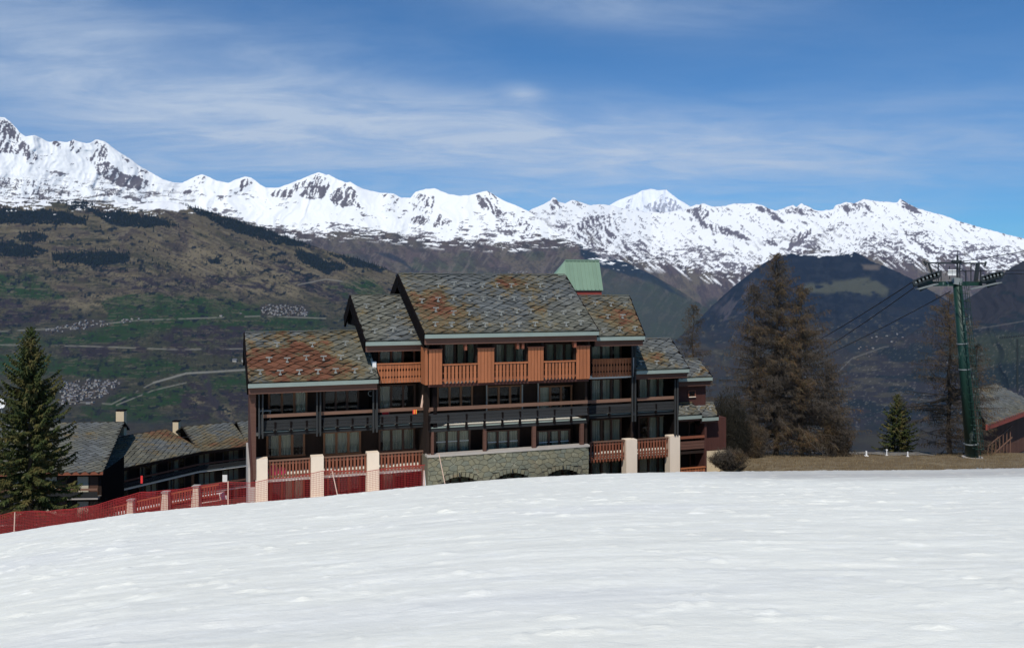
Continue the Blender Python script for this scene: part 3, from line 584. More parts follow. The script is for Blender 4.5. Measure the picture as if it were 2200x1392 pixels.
# ------------------------------------------------------------------ roofs of heavy stone slates
def slate_mesh(uv, Tn, rng, uL=None, uR=None):
    """one diamond slab; uv = (u, r) centre on the slope, returns vertices in (u, r, height)"""
    pass
def make_roof(fr, root, v0, xl, xr, ey, exm, pitch, ridge, xrr=None, xlr=None, a=.76, b=.56, rear=2.2, budget=None, name='roof', thick=.22, guards=(), gutter=True, gx=None, beamh=.34, slates=True, gabl=True):
    """fr frame; v0 eave offset; xl/xr eave ends (photo columns); ey eave row at column exm; ridge = (column, row) on the ridge"""
    T = math.tan(R(pitch)); cs, sn = math.cos(R(pitch)), math.sin(R(pitch))
    we = fr.W(exm, ey, v0); uL0, uR0 = fr.U(xl, v0), fr.U(xr, v0)
    _, vr, wr = fr.slope(ridge[0], ridge[1], v0, we, T); Lr = (vr-v0)/cs
    uL1 = uL0 if xlr is None else fr.slope(xlr, ridge[1], v0, we, T)[0]
    uR1 = uR0 if xrr is None else fr.slope(xrr, ridge[1], v0, we, T)[0]
    def P(u, r, h=0): return (u, v0+r*cs-h*sn, we+r*sn+h*cs)
    def uLr(r): return uL0+(uL1-uL0)*r/Lr
    def uRr(r): return uR0+(uR1-uR0)*r/Lr
    mb = MB()
    mb.quad8([P(uL0+.02,0,-thick),P(uR0-.02,0,-thick),P(uR1-.02,Lr,-thick),P(uL1+.02,Lr,-thick),P(uL0+.02,0,0),P(uR0-.02,0,0),P(uR1-.02,Lr,0),P(uL1+.02,Lr,0)])
    if rear:
        def Q(u, r, h=0): return (u, vr+r*cs+h*sn, wr-r*sn+h*cs)
        mb.quad8([Q(uL1+.02,.02,-thick),Q(uR1-.02,.02,-thick),Q(uR1-.02,rear,-thick),Q(uL1+.02,rear,-thick),Q(uL1+.02,.02,0),Q(uR1-.02,.02,0),Q(uR1-.02,rear,0),Q(uL1+.02,rear,0)])
    ro = mb.build(name, M['under'], root)
    # verge boards, left and right
    for uA, uB, sg in ((uL0, uL1, -1), (uR0, uR1, 1)):
        v = MB(); e = .10*sg; BD = .42 if sg > 0 else .72
        v.quad8([P(uA,-.05,-BD),P(uA+e,-.05,-BD),P(uB+e,Lr+.2,-BD),P(uB,Lr+.2,-BD),P(uA,-.05,.015),P(uA+e,-.05,.015),P(uB+e,Lr,.015),P(uB,Lr,.015)])
        if rear: v.quad8([Q(uB,-.2,-BD),Q(uB+e,-.2,-BD),Q(uB+e,rear,-BD),Q(uB,rear,-BD),Q(uB,0,.01),Q(uB+e,0,.01),Q(uB+e,rear,.01),Q(uB,rear,.01)])
        v.build('verge_board', M['black'], ro)
    if rear:
        ve, wv_ = vr+rear*cs, wr-rear*sn; vf_ = vr-(wr-(wv_-.45))/max(T, .01)
        MB().prism([(vr, wr-.02), (ve, wv_-.02), (ve, wv_-.45), (vf_, wv_-.45)], lambda a, b, d: (d, a, b), uL1+.14, uL1+.22).build('gable_panel', M['black'], ro)
    cap = MB(); cap.bar(P(uL1, Lr+.03, .05), P(uR1, Lr+.03, .05), .20, .05); cap.build('ridge_cap', M['slate'], ro)
    if gutter:
        g0, g1 = (uL0-.05, uR0) if gx is None else (fr.U(gx[0], v0), fr.U(gx[1], v0))
        gt = MB(); gt.box(g0, g1, v0-.14, v0-.02, we-.27, we-.09); gt.box(g0, g1, v0-.17, v0-.14, we-.27, we-.06); gt.build('gutter', M['gutter'], ro)
        bm = MB(); bm.box(g0+.03, g1-.03, v0+.04, v0+.16, we-.28-beamh, we-.24); bm.build('eave_beam', M['brownbeam'], ro)
    out = []
    rows = int(Lr/(b/2))+2
    for i in range(-1, rows):
        r = i*b/2; off = (i % 2)*a/2
        n0 = int((min(uL0,uL1)-a)/a)-1; n1 = int((max(uR0,uR1)+a)/a)+1
        for k in range(n0, n1+1):
            u = k*a+off
            J = lambda s: random.uniform(-s, s)
            g = .006; pts = [(u+J(.13), r-b/2+g+J(.05)-.02, .085), (u+a/2-g+J(.06), r+J(.05), .052), (u+J(.06), r+b/2-g+J(.02), .010), (u-a/2+g+J(.06), r+J(.05), .052)]
            if random.random() < .25: pts[0] = (pts[0][0], pts[0][1]+.10, .09)
            c = []
            for (pu, pr, ph) in pts:
                pr = min(max(pr, -.10), Lr); pu = min(max(pu, uLr(pr)-.03), uRr(pr)+.03); c.append((pu, pr, ph+J(.014)))
            A = 0
            for q in range(4): x0, y0 = c[q][:2]; x1, y1 = c[(q+1) % 4][:2]; A += x0*y1-x1*y0
            if abs(A)/2 < .03: continue
            if abs(A)/2 < a*b/2*.62 and 0: pass
            out.append([P(*p) for p in c]+[P(p[0], p[1], p[2]-.055) for p in c])
    return dict(ro=ro, slates=out, P=P, Lr=Lr, uL=uLr, uR=uRr, we=we, vr=vr, wr=wr, T=T, v0=v0)
def lay_slates(items, limit, material):
    """items: list of (roof object, 8 vertices, nearness); the nearest become single slates, the rest one joined layer per roof"""
    items.sort(key=lambda q: q[2]); fc = [(0,1,2,3),(4,7,6,5),(0,4,5,1),(1,5,6,2),(2,6,7,3),(3,7,4,0)]; rest = {}
    for n, (ro, p, d) in enumerate(items):
        if n < limit:
            c = sum((Vector(x) for x in p), Vector())/8; me = bpy.data.meshes.new('slate')
            me.from_pydata([tuple(Vector(x)-c) for x in p], [], fc); me.materials.append(material); me.update()
            link('slate', me, ro, c)
        else: rest.setdefault(ro, MB()).quad8(p, 0, fc)
    for ro, mb in rest.items(): tag(mb.build('slate_layer', material, ro), kind='stuff')
def guard_mesh():
    mb = MB(); mb.box(-.17, .17, -.03, .03, .19, .235); mb.box(-.025, .025, -.03, .02, 0, .20); mb.box(-.07, .07, -.10, .10, -.02, .015)
    mb.box(-.022,.022,.02,.20,.02,.05); return mb.mesh('snow_guard', M['guard'])
GM = guard_mesh()
def put_guard(rf, u, r):
    p = rf['P'](u, r, .09); link('snow_guard', GM, rf['ro'], p, (math.atan(rf['T'])*.5, 0, random.uniform(-.08, .08)))
def guards(fr, rf, pts):
    for (x, y) in pts:
        u, v, w_ = fr.slope(x, y+3, rf['v0'], rf['we'], rf['T']); put_guard(rf, u, (v-rf['v0'])/math.cos(math.atan(rf['T'])))

# ------------------------------------------------------------------ windows, balconies
def window(root, u0, u1, w0, w1, v, panes=3, frame='frame', curt=1.0, fw=.13, sill_line=0, mull=None):
    """a glazed bay recessed at depth v, front towards -v"""
    mb = MB(); d = .09
    mb.box(u0, u1, v-d, v, w0, w0+fw*.8); mb.box(u0, u1, v-d, v, w1-fw*.6, w1)
    pw = (u1-u0-fw)/panes; xs = [u0+i*pw for i in range(panes+1)]
    for i, x in enumerate(xs): mb.box(x, x+fw if 0 < i < panes else x+fw*.8, v-d-.004, v-.002, w0+fw*.8, w1-fw*.6)
    fo = mb.build('window', M[frame], root)
    for i in range(panes):
        a, b = xs[i]+fw, xs[i+1]
        link('pane', MB().box(a, b, v-.045, v-.035, w0+fw*.8, w1-fw*.6).mesh('pane', M['glass']), fo)
        if random.random() < curt:
            c = MB(); m = 9; ca = a+(0 if random.random() < .6 else (b-a)*.35*random.random())
            for k in range(m):
                q0, q1 = ca+(b-ca)*k/m, ca+(b-ca)*(k+1)/m; o0 = .05 if k % 2 else .09; o1 = .09 if k % 2 else .05
                c.quad((q0, v+o0-.02, w0+.1), (q1, v+o1-.02, w0+.1), (q1, v+o1-.02, w1-.08), (q0, v+o0-.02, w1-.08))
            c.build('curtain', M['curtain'], fo)
        if sill_line: link('blind_bar', MB().box(a, b, v-.055, v-.046, w0+sill_line, w0+sill_line+.055).mesh('blind_bar', M['blind']), fo)
    return fo
def slat_mesh(w_, h, kind, m):
    ax = lambda a, b, d: (a, d, b)
    if kind == 'plain': o = [(-w_/2,0),(w_/2,0),(w_/2,h),(-w_/2,h)]
    elif kind == 'point': o = [(-w_/2,.10),(0,0),(w_/2,.10),(w_/2,h),(-w_/2,h)]
    else:
        q = w_/2; n = q*.52; o = [(-q,0),(q,0),(q,h*.24),(n,h*.28),(n,h*.33),(q,h*.37),(q,h*.60),(n,h*.65),(n,h*.72),(q,h*.77),(q,h),(-q,h),(-q,h*.77),(-n,h*.72),(-n,h*.65),(-q,h*.60),(-q,h*.37),(-n,h*.33),(-n,h*.28),(-q,h*.24)]
    return MB().prism(o, ax, -.018, .018).mesh('slat', m)
SLATS = {}
def slats(parent, u0, u1, w0, h, v, n, kind, mname, fill=.68):
    pitch = (u1-u0)/n; key = (round(pitch, 2), round(h, 2), kind, mname)
    if key not in SLATS: SLATS[key] = slat_mesh(pitch*fill, h, kind, M[mname])
    for i in range(n): link('slat', SLATS[key], parent, (u0+(i+.5)*pitch, v, w0))
def balustrade(root, u0, u1, wtop, h, v, n, kind, mname, railm='rail', fill=.68, lower=.12, apron=0):
    mb = MB(); mb.box(u0, u1, v-.075, v+.075, wtop-.07, wtop)
    bo = mb.build('balustrade', M[railm], root)
    link('lower_rail', MB().box(u0, u1, v+.02, v+.07, wtop-h+lower, wtop-h+lower+.09).mesh('lower_rail', M[railm]), bo)
    link('upper_rail', MB().box(u0, u1, v+.02, v+.07, wtop-.26, wtop-.17).mesh('upper_rail', M[railm]), bo)
    slats(bo, u0, u1, wtop-h, h-.07, v-.005, n, kind, mname, fill); return bo
def plank_parapet(root, u0, u1, wt, wb, v, brackets, side=None, lit=True):
    """rail board, gap, three weathered planks leaning out, gap with pale strips standing in for sunlit floor, floor beam"""
    H = wt-wb; bo = MB().box(u0, u1, v-.05, v+.03, wt-.19, wt).build('balcony_parapet', M['rail'], root)
    y = wt-.19-.15; ph = .165
    for i in range(3):
        top = y-i*(ph+.012); lean = .03*i
        link('plank', MB().quad8([(u0,v-.07-lean,top-ph),(u1,v-.07-lean,top-ph),(u1,v-.03-lean,top-ph),(u0,v-.03-lean,top-ph),(u0,v-.04-lean,top),(u1,v-.04-lean,top),(u1,v-lean,top),(u0,v-lean,top)]).mesh('plank', M['plank']), bo)
    fz = y-3*(ph+.012)-.02
    link('floor_beam', MB().box(u0, u1, v+.02, v+.14, wb-.20, wb).mesh('floor_beam', M['plank']), bo)
    n = brackets
    for i in range(n+1):
        x = u0+(u1-u0)*i/n; link('bracket', MB().box(x-.05, x+.05, v-.12, v+.02, wb-.10, fz+.45).mesh('bracket', M['black']), bo)
    for i in range(n):
        a, b = u0+(u1-u0)*i/n+.09, u0+(u1-u0)*(i+1)/n-.09
        link('sunlit_floor_strip', MB().quad8([(a,v-.03,wb+.005),(b,v-.03,wb+.005),(b,v+.12,wb+.05),(a,v+.12,wb+.05),(a,v-.03,wb+.03),(b,v-.03,wb+.03),(b,v+.12,wb+.08),(a,v+.12,wb+.08)]).mesh('sunlit_floor_strip', M['gutter']), bo)  # pale strip in the gap, put in for sun on the floor behind
    return bo

# ------------------------------------------------------------------ the chalet
fr = Frame(915, 46.5, 19, -12.5)
ch = thing('chalet_building', 'large dark wooden ski chalet with stepped stone slate roofs and orange balconies', 'chalet', (fr.ox, fr.oy, fr.z0), fr.a)
# --- levels (heights above the chalet's base), read off each section's own front plane
vL, vM, v1, v2 = 0.0, -1.3, .45, 1.0                     # left wing, main block, right wing one, right wing two
HT = dict(rail1=fr.W(696, 981, vL), rail2=fr.W(700, 883.5, vL))
floor1 = HT['rail1']-1.02; floor2 = HT['rail2']-.98
ROOFS = []
rL = make_roof(fr, ch, vL-.95, 535, 812, 817, 675, 27, (640, 713.5), xlr=527, rear=3.2); ROOFS.append(rL)
rM = make_roof(fr, ch, vL-.55, 787, 912, 731, 845, 27, (790, 635), xlr=754, rear=3.0); ROOFS.append(rM)
rB = make_roof(fr, ch, vM-.95, 914, 1284, 713, 1100, 27, (1030, 590), xlr=857, xrr=1212, rear=2.6); ROOFS.append(rB)
rR = make_roof(fr, ch, vM-.35, 1280, 1383, 721, 1330, 27, (1300, 636), xrr=1350, xlr=1225, rear=1.5); ROOFS.append(rR)
r2 = make_roof(fr, ch, v2-.85, 1367, 1478, 792.5, 1420, 24, (1400, 728), xlr=1352, xrr=1441, rear=2.5); ROOFS.append(r2)
r3 = make_roof(fr, ch, v2+.7, 1457, 1528, 809.5, 1490, 24, (1480, 772), xrr=1500, rear=1.5, a=.62); ROOFS.append(r3)
r4 = make_roof(fr, ch, v2-.25, 1457, 1505, 890.5, 1480, 27, (1480, 866), xlr=1457, rear=0, a=.7, beamh=.15); ROOFS.append(r4)
r5 = make_roof(fr, ch, v2+.15, 1507, 1541, 894, 1525, 27, (1520, 866), xrr=1532, rear=0, a=.7, beamh=.15); ROOFS.append(r5)
# right end of the main roof drops in a hip towards the lower ridge
for (x, y, rad, wt) in [(585,770,1.6,1.1),(560,800,2.0,.9),(640,745,1.5,1.0),(665,775,1.5,.8),(720,800,1.6,.5),(750,722,.8,.7),(905,640,1.6,.7),(955,645,1.2,.9),(930,680,2.2,.5),(1090,602,1.1,1.0),(1105,620,1.0,.5),(1160,665,1.4,.45),(1310,660,1.7,.95),(1345,690,1.6,.7),(1430,775,1.2,.6),(1515,795,.8,.9),(1500,880,.9,.5)]:
    rf = rL if x < 780 else (rR if 1280 < x < 1385 else (rB if x < 1280 else (r2 if x < 1480 else (r4 if y > 850 else r3))))
    LICHEN.append((*fr.world(*fr.slope(x, y, rf['v0'], rf['we'], rf['T'])), rad, wt))
LB_L = []
for (x, y, rad, wt) in [(310,940,4,.75),(350,955,3.5,.6),(200,920,6,.4),(445,945,2.5,.7),(512,948,3.0,.8)]:
    LICHEN.append((*PW(x, y, 100), rad, wt))
t_ = NT(M['slate'].node_tree); slate_fn(t_, t_.n['Principled BSDF'], None)
lay_slates([(q['ro'], p, Vector((0, 0, 0)).__class__(fr.world(*p[0])).length+(0 if q in (rL, rM, rB, rR) else 40)) for q in ROOFS for p in q['slates']], 300, M['slate'])
guards(fr, rL, [(595,744),(671,744),(742,741),(578,776),(617,777),(658,772),(695,773),(732,771),(771,771),(559,803),(602,804),(643,803),(683,802),(721,800),(762,800),(798,799)])
guards(fr, rM, [(787,661),(822,660),(855,661),(813,686),(850,685),(805,715),(844,712),(883,715)])
guards(fr, rB, [(941,617),(975,613),(1005,615),(1036,617),(1068,616),(1098,617),(1132,618),(1160,617),
 (906,650),(941,647),(974,645),(1008,646),(1038,645),(1072,643),(1104,645),(1138,645),(1168,643),(1197,642),(1226,641),
 (936,669),(974,676),(1008,676),(1045,678),(1076,677),(1110,672),(1140,672),(1180,676),(1210,675),(1243,675),
 (935,700),(970,701),(1008,703),(1042,702),(1078,701),(1114,701),(1149,700),(1180,699),(1216,700),(1247,697)])
guards(fr, rR, [(1278,655),(1312,657),(1342,656),(1305,683),(1337,683),(1296,713),(1331,710),(1363,709)])
guards(fr, r2, [(1372,754),(1399,754),(1427,756),(1376,782),(1410,782),(1442,780)]); guards(fr, r3, [(1501,799)]); guards(fr, r4, [(1474,879),(1500,879)]); guards(fr, r5, [(1525,878)])

# --- walls: recessed back wall per section, party walls, gable ends, floors
def U(x, v): return fr.U(x, v)
def W(x, y, v): return fr.W(x, y, v)
uLw, uMid, uMainL, uMainR, uR1, uR2, uR3 = U(540, vL), U(915, vL), U(922, vM), U(1262, vM), U(1364, v1), U(1456, v2), U(1518, v2)
uStep = U(806, vL)                                          # where the left roof meets the raised middle
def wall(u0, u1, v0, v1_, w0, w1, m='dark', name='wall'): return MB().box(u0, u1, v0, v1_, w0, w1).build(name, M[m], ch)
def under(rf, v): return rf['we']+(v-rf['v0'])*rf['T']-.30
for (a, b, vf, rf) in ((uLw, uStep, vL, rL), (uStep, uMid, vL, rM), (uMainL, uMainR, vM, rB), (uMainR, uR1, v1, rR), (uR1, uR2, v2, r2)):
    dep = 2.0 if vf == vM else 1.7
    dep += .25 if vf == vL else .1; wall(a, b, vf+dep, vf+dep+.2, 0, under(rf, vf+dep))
def gable(u0, th, rf, w0, back, m='black', v_from=None):
    """end wall under a pitched roof"""
    vf = rf['v0']+.9 if v_from is None else v_from
    rear_w = rf['wr']-(back-rf['vr'])*rf['T']-.3
    pts = [(vf, w0), (back, w0), (back, max(rear_w, w0+.1)), (rf['vr'], rf['wr']-.32), (vf, under(rf, vf))]
    return MB().prism(pts, lambda a, b, d: (d, a, b), u0, u0+th).build('gable_wall', M[m], ch)
gable(uLw-.05, .25, rL, 0, rL['vr']+2.6, 'darkred')
gable(rM['uL'](0)+.55, .22, rM, floor2, rM['vr']+1.8); gable(rB['uL'](0)+.65, .22, rB, floor2, rB['vr']+1.4)
gable(uR1-.12, .22, rR, 0, rR['vr']+1.2, 'black', v1+.35); gable(uR2-.12, .22, r2, 0, r2['vr']+2.0, 'black')
# solid rear volumes so that the chalet is closed from behind
for (a, b, rf, vf) in ((uLw+.3, uStep, rL, vL), (uStep, uMid, rM, vL), (uMainL+.3, uMainR-.1, rB, vM), (uMainR, uR1-.2, rR, v1), (uR1, uR2-.2, r2, v2)):
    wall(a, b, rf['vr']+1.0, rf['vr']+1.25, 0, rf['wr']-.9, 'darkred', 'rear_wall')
# party walls between the sections, seen edge on
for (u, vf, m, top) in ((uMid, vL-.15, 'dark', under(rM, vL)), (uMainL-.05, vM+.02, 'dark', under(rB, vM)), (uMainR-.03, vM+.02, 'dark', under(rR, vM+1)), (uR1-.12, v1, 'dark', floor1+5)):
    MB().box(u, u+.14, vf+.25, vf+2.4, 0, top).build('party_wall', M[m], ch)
# floors
def slab(u0, u1, v0, v1_, w_, m='floor', th=.18):
    MB().box(u0, u1, v0, v1_, w_-th, w_).build('balcony_floor', M[m], ch)
f1M = fr.W(1100, 966, vM)-.9; f2M = fr.W(1100, 874, vM)-.98
f1R, f2R = fr.W(1300, 947, v1)-1.0, fr.W(1300, 858, v1)-.96
f1Q, f2Q = fr.W(1405, 940.5, v2)-1.0, fr.W(1405, 853, v2)-.94
for a, b, vf, fs, dep in ((uLw, uMid, vL, (floor1, floor2), 1.95), (uMainL+.1, uMainR-.1, vM, (f1M, f2M), 2.0), (uMainR+.02, uR1-.15, v1, (f1R, f2R), 1.7), (uR1+.05, uR2-.15, v2, (f1Q, f2Q), 1.7)):
    for f_ in fs: slab(a, b, vf+.16, vf+dep, f_)
f3M = fr.W(1100, 822, vM-.55)+.12; vB_ = vM-.55; slab(uStep+.1, uMid, vL+.05, vL+1.7, fr.W(855, 820, vL)+.12); slab(uMainL+.1, uMainR-.1, vB_+.40, vM+2.0, f3M); slab(uMainR+.05, uR1-.2, v1+.02, v1+1.7, fr.W(1315, 808, v1)+.05)

# --- left wing
def bay(x0, x1, y0, y1, v, **k):
    xm = (x0+x1)/2; return window(ch, U(x0, v), U(x1, v), W(xm, y1, v), W(xm, y0, v), v, **k)
vw = vL+1.68
bay(576, 661, 836, 892, vw, frame='frame', curt=.35); bay(694, 772, 834, 888, vw, frame='frame2', curt=.3); bay(812, 893, 826, 882, vw, frame='frame2', curt=.4)
bay(572, 656, 930, 981, vw, curt=.9, frame='frame'); bay(694, 776, 926, 976, vw, frame='frame'); bay(813, 892, 920, 969, vw, frame='frame2')
bay(580, 655, 1024, 1076, vw, frame='redwood', curt=.5); bay(702, 775, 1018, 1066, vw, frame='redwood', curt=.5); bay(820, 895, 1010, 1056, vw, frame='redwood', curt=.5)
plank_parapet(ch, U(557, vL), U(913, vL), HT['rail2'], floor2, vL, 11)
MB().box(U(913, vL)-.04, U(913, vL)+.04, vM+.1, vL, HT['rail2']-.17, HT['rail2']-.02).build('side_rail', M['rail'], ch)
for i in range(3): MB().box(U(913, vL)-.05, U(913, vL)-.01, vM+.05, vL, HT['rail2']-.50-.177*i, HT['rail2']-.335-.177*i).build('side_plank', M['plank'], ch)
for (x0, x1, n) in ((576, 668, 13), (696, 788.5, 12), (815.5, 912, 13)):
    balustrade(ch, U(x0, vL), U(x1, vL), HT['rail1'], 1.02, vL, n, 'plain', 'redwood', 'rail', .58, .10)
slp = MB().box(U(912, vL)-.04, U(912, vL)+.04, vM+.1, vL-.08, HT['rail1']-.07, HT['rail1']).build('side_rail', M['rail'], ch)
for (x0, x1, yt) in ((549, 575, 986), (668.5, 695.5, 980.5), (789, 814.7, 972.5)):
    u0, u1 = U(x0, vL-.25), U(x1, vL-.25); wt = W((x0+x1)/2, yt, vL-.25)
    MB().box(u0, u1, vL-.25, vL+.35, -1.5, wt).box(u0-.0, u1, vL-.251, vL-.25, wt-.001, wt).build('pillar', M['pillar'], ch)
u0 = U(549, vL-.25)
MB().prism([(vL-.10, -1.5), (vL+7.0, -1.5), (vL+7.0, floor1+.8), (vL+.9, floor1+.5), (vL+.36, floor1+.2), (vL-.10, floor1-.4)], lambda a, b, d: (d, a, b), u0-.36, u0-.01).build('end_wall_base', M['grey_render'], ch)
# tall brown corner post, thinning to its foot
uC0, uC1 = U(535, vL-.3), U(550, vL-.3)
wtC = rL['we']-.55
MB().quad8([(uC0+.22,vL-.30,floor1+.1),(uC1,vL-.30,floor1+.1),(uC1,vL+.10,floor1+.1),(uC0+.22,vL+.10,floor1+.1),(uC0,vL-.30,wtC),(uC1,vL-.30,wtC),(uC1,vL+.10,wtC),(uC0,vL+.10,wtC)]).build('corner_post', M['brownbeam'], ch)
for (x0, x1, yt, yb) in ((555, 566, 846, 942), (679.5, 690, 841, 937), (800.5, 811.5, 836, 929)):
    po = MB()
    for a, b in ((x0, x0+3.2), (x1-3.2, x1)): po.box(U(a, vL-.32), U(b, vL-.32), vL-.34, vL-.24, W(x0, yb, vL-.3), W(x0, yt, vL-.3))
    po.box(U(x0+1, vL), U(x1-1, vL), vL-.24, vL-.20, W(x0, yb-8, vL-.3), W(x0, yt+45, vL-.3))
    po.build('post_pair', M['post'], ch)
MB().box(U(558.5, vL-.4), U(565, vL-.4), vL-.40, vL-.25, W(562, 839, vL-.4), W(562, 834, vL-.4)).build('wall_lamp', M['white'], ch)
for x, y in ((686.5, 831), (806, 827)): MB().box(U(x-3, vL-.3), U(x+3, vL-.3), vL-.30, vL-.1, W(x, y+2, vL-.3), W(x, y-2.5, vL-.3)).build('beam_end', M['redwood'], ch)
# --- raised middle: lace balcony and its windows
wtl = W(855, 779.5, vL); hl = wtl-W(855, 822, vL)
balustrade(ch, U(810, vL), U(903.5, vL), wtl, hl, vL, 15, 'lace', 'orange', 'orange', .86, .16)
MB().box(U(800.5, vL-.05), U(808.5, vL-.05), vL-.05, vL+.3, W(804, 801, vL), W(804, 777, vL)).build('white_end_post', M['white'], ch)
MB().prism([(vL+.3, W(804, 801, vL)), (vL+1.5, W(804, 801, vL)), (vL+1.5, W(804, 761, vL)), (vL+.3, W(804, 779, vL))], lambda a, b, d: (d, a, b), U(800.5, vL), U(800.5, vL)+.1).build('side_screen', M['pillar'], ch)
bay(812, 892, 742, 786, vL+1.62, frame='redwood', curt=.9); MB().box(U(792, vL), U(905, vL), vL+.1, vL+.24, W(850, 747, vL), W(850, 738, vL)).build('lintel', M['dark'], ch)
# --- main block
vB = vM-.55                                                # front of the orange bay
wBt, wBb = W(1094, 748, vB), W(1094, 820, vB)
H = wBt-wBb; Hr = W(1094, 778, vB)-wBb
bayo = MB().box(U(922, vB), U(1267, vB), vB+.06, vB+.13, wBb+.15, wBb+.27).build('balcony_front', M['redwood'], ch)
for (x0, x1, n) in ((921, 950, 4), (1026, 1062, 5), (1134, 1168, 5), (1237.5, 1267.5, 4)):
    a, b = U(x0, vB), U(x1, vB); link('panel_backing', MB().box(a+.03, b-.03, vB+.03, vB+.05, wBb+.1, wBt-.08).mesh('panel_backing', M['redwood']), bayo)
    slats(bayo, a, b, wBb, H, vB, n, 'plain', 'orange', .88)
    for e in (a, b): link('post', MB().box(e-.07, e+.07, vB+.132, vB+.30, wBb, rB['we']-.5).mesh('post', M['dark']), bayo)
    link('panel_cap', MB().box(a-.03, b+.03, vB-.03, vB+.05, wBt, wBt+.06).mesh('panel_cap', M['redwood']), bayo)
for (x0, x1) in ((951, 1026), (1062, 1133.5), (1168, 1237)):
    a, b = U(x0, vB), U(x1, vB); slats(bayo, a+.05, b-.05, wBb, Hr-.08, vB, 9, 'point', 'orange', .66)
    link('hand_rail', MB().box(a, b, vB-.06, vB+.10, wBb+Hr-.08, wBb+Hr).mesh('hand_rail', M['orange']), bayo)
    link('infill_rail', MB().box(a, b, vB+.131, vB+.15, wBb+.55, wBb+.62).mesh('infill_rail', M['redwood']), bayo)
# angled left flank of the bay
uf = U(921, vB); fl = MB().box(uf-.17, uf-.02, vB+.10, vB+1.2, wBb-.02, wBt+.1).build('flank_panel', M['orange'], ch)
MB().box(U(922, vB), U(1267, vB), vB+.15, vB+.35, wBb-.16, wBb).build('floor_beam', M['darkred'], ch)
vw2 = vM+1.9
for x0, x1 in ((952, 1022), (1062, 1128), (1170, 1232)): bay(x0, x1, 737, 790, vw2, frame='frame2', curt=.85)
for x0, x1 in ((938, 1016), (1044, 1121), (1156, 1229)): bay(x0, x1, 828, 880, vw2, frame='frame', curt=.25)
for x0, x1 in ((932, 1011), (1043, 1116), (1153, 1225)): bay(x0, x1, 923, 973, vM+1.3, frame='frame2', curt=1, sill_line=.66)
wr2 = W(1092, 870.5, vM)
plank_parapet(ch, U(922, vM), U(1262, vM), wr2+.08, f2M, vM, 9)
for x0, x1 in ((927, 932.5), (1039, 1045.5), (1144.5, 1152), (1247.5, 1255)):
    MB().box(U(x0, vM), U(x1, vM), vM+.02, vM+.22, f1M, f2M-.2).build('post', M['brownbeam'], ch)
for x, y0, y1 in ((1044.5, 826, 872), (1155, 823, 868), (1121, 826, 870)):
    MB().box(U(x, vM+1.5), U(x+2, vM+1.5), vM+1.45, vM+1.55, f2M, W(x, y0, vM+1.5)).build('pipe', M['steel'], ch)
for x in (1001, 1113, 1124, 1236): MB().box(U(x-2.5, vM-.8), U(x+2.5, vM-.8), vM-.8, vM-.5, rB['we']-.98, rB['we']-.66).build('beam_end', M['redwood'], ch)
# --- rubble stone base with three shallow arches
vS = vM-.05
sL, sR = U(919, vS), U(1265, vS); wT = W(1092, 966.5, vS)
arch = []
for (xc, yc, hw) in ((987, 1023.5, 38), (1100, 1015.5, 41), (1209, 1008, 38)):
    u = U(xc, vS); arch.append((u, W(xc, yc, vS), U(xc+hw, vS)-u))
def arch_w(u):
    for (uc, wc, hw) in arch:
        R_ = (hw*1.12); d = abs(u-uc)
        if d < hw*1.08: return wc-(1.75-math.sqrt(max(1.75**2-(d*1.0)**2, 0)))*.95
    return -1.2
mb = MB(); n = 150
for i in range(n):
    a, b = sL+(sR-sL)*i/n, sL+(sR-sL)*(i+1)/n; wa, wb_ = arch_w((a+b)/2), wT-.12
    mb.box(a, b, vS+.05, vS+.50, wa, wb_)
sw = mb.build('stone_wall', M['mortar'], ch)
link('coping', MB().box(sL-.04, sR+.04, vS-.05, vS+.55, wT-.12, wT).mesh('coping', M['grey_render']), sw)
rng = random.Random(5); seeds = []
gw, gh = .42, .26; nrow = 10
for i in range(-1, nrow+1):
    for k in range(-1, int((sR-sL)/gw)+2):
        seeds.append((sL+(k+.5+.5*(i % 2)+rng.uniform(-.42, .42))*gw, wT-.13-(i+.5+rng.uniform(-.40, .40))*gh))
def clip_poly(P_, nx, ny, c):
    out = []
    for a, b in zip(P_, P_[1:]+P_[:1]):
        da, db = a[0]*nx+a[1]*ny-c, b[0]*nx+b[1]*ny-c
        if da <= 0: out.append(a)
        if (da < 0 < db) or (db < 0 < da): t_ = da/(da-db); out.append((a[0]+(b[0]-a[0])*t_, a[1]+(b[1]-a[1])*t_))
    return out
ns = 0
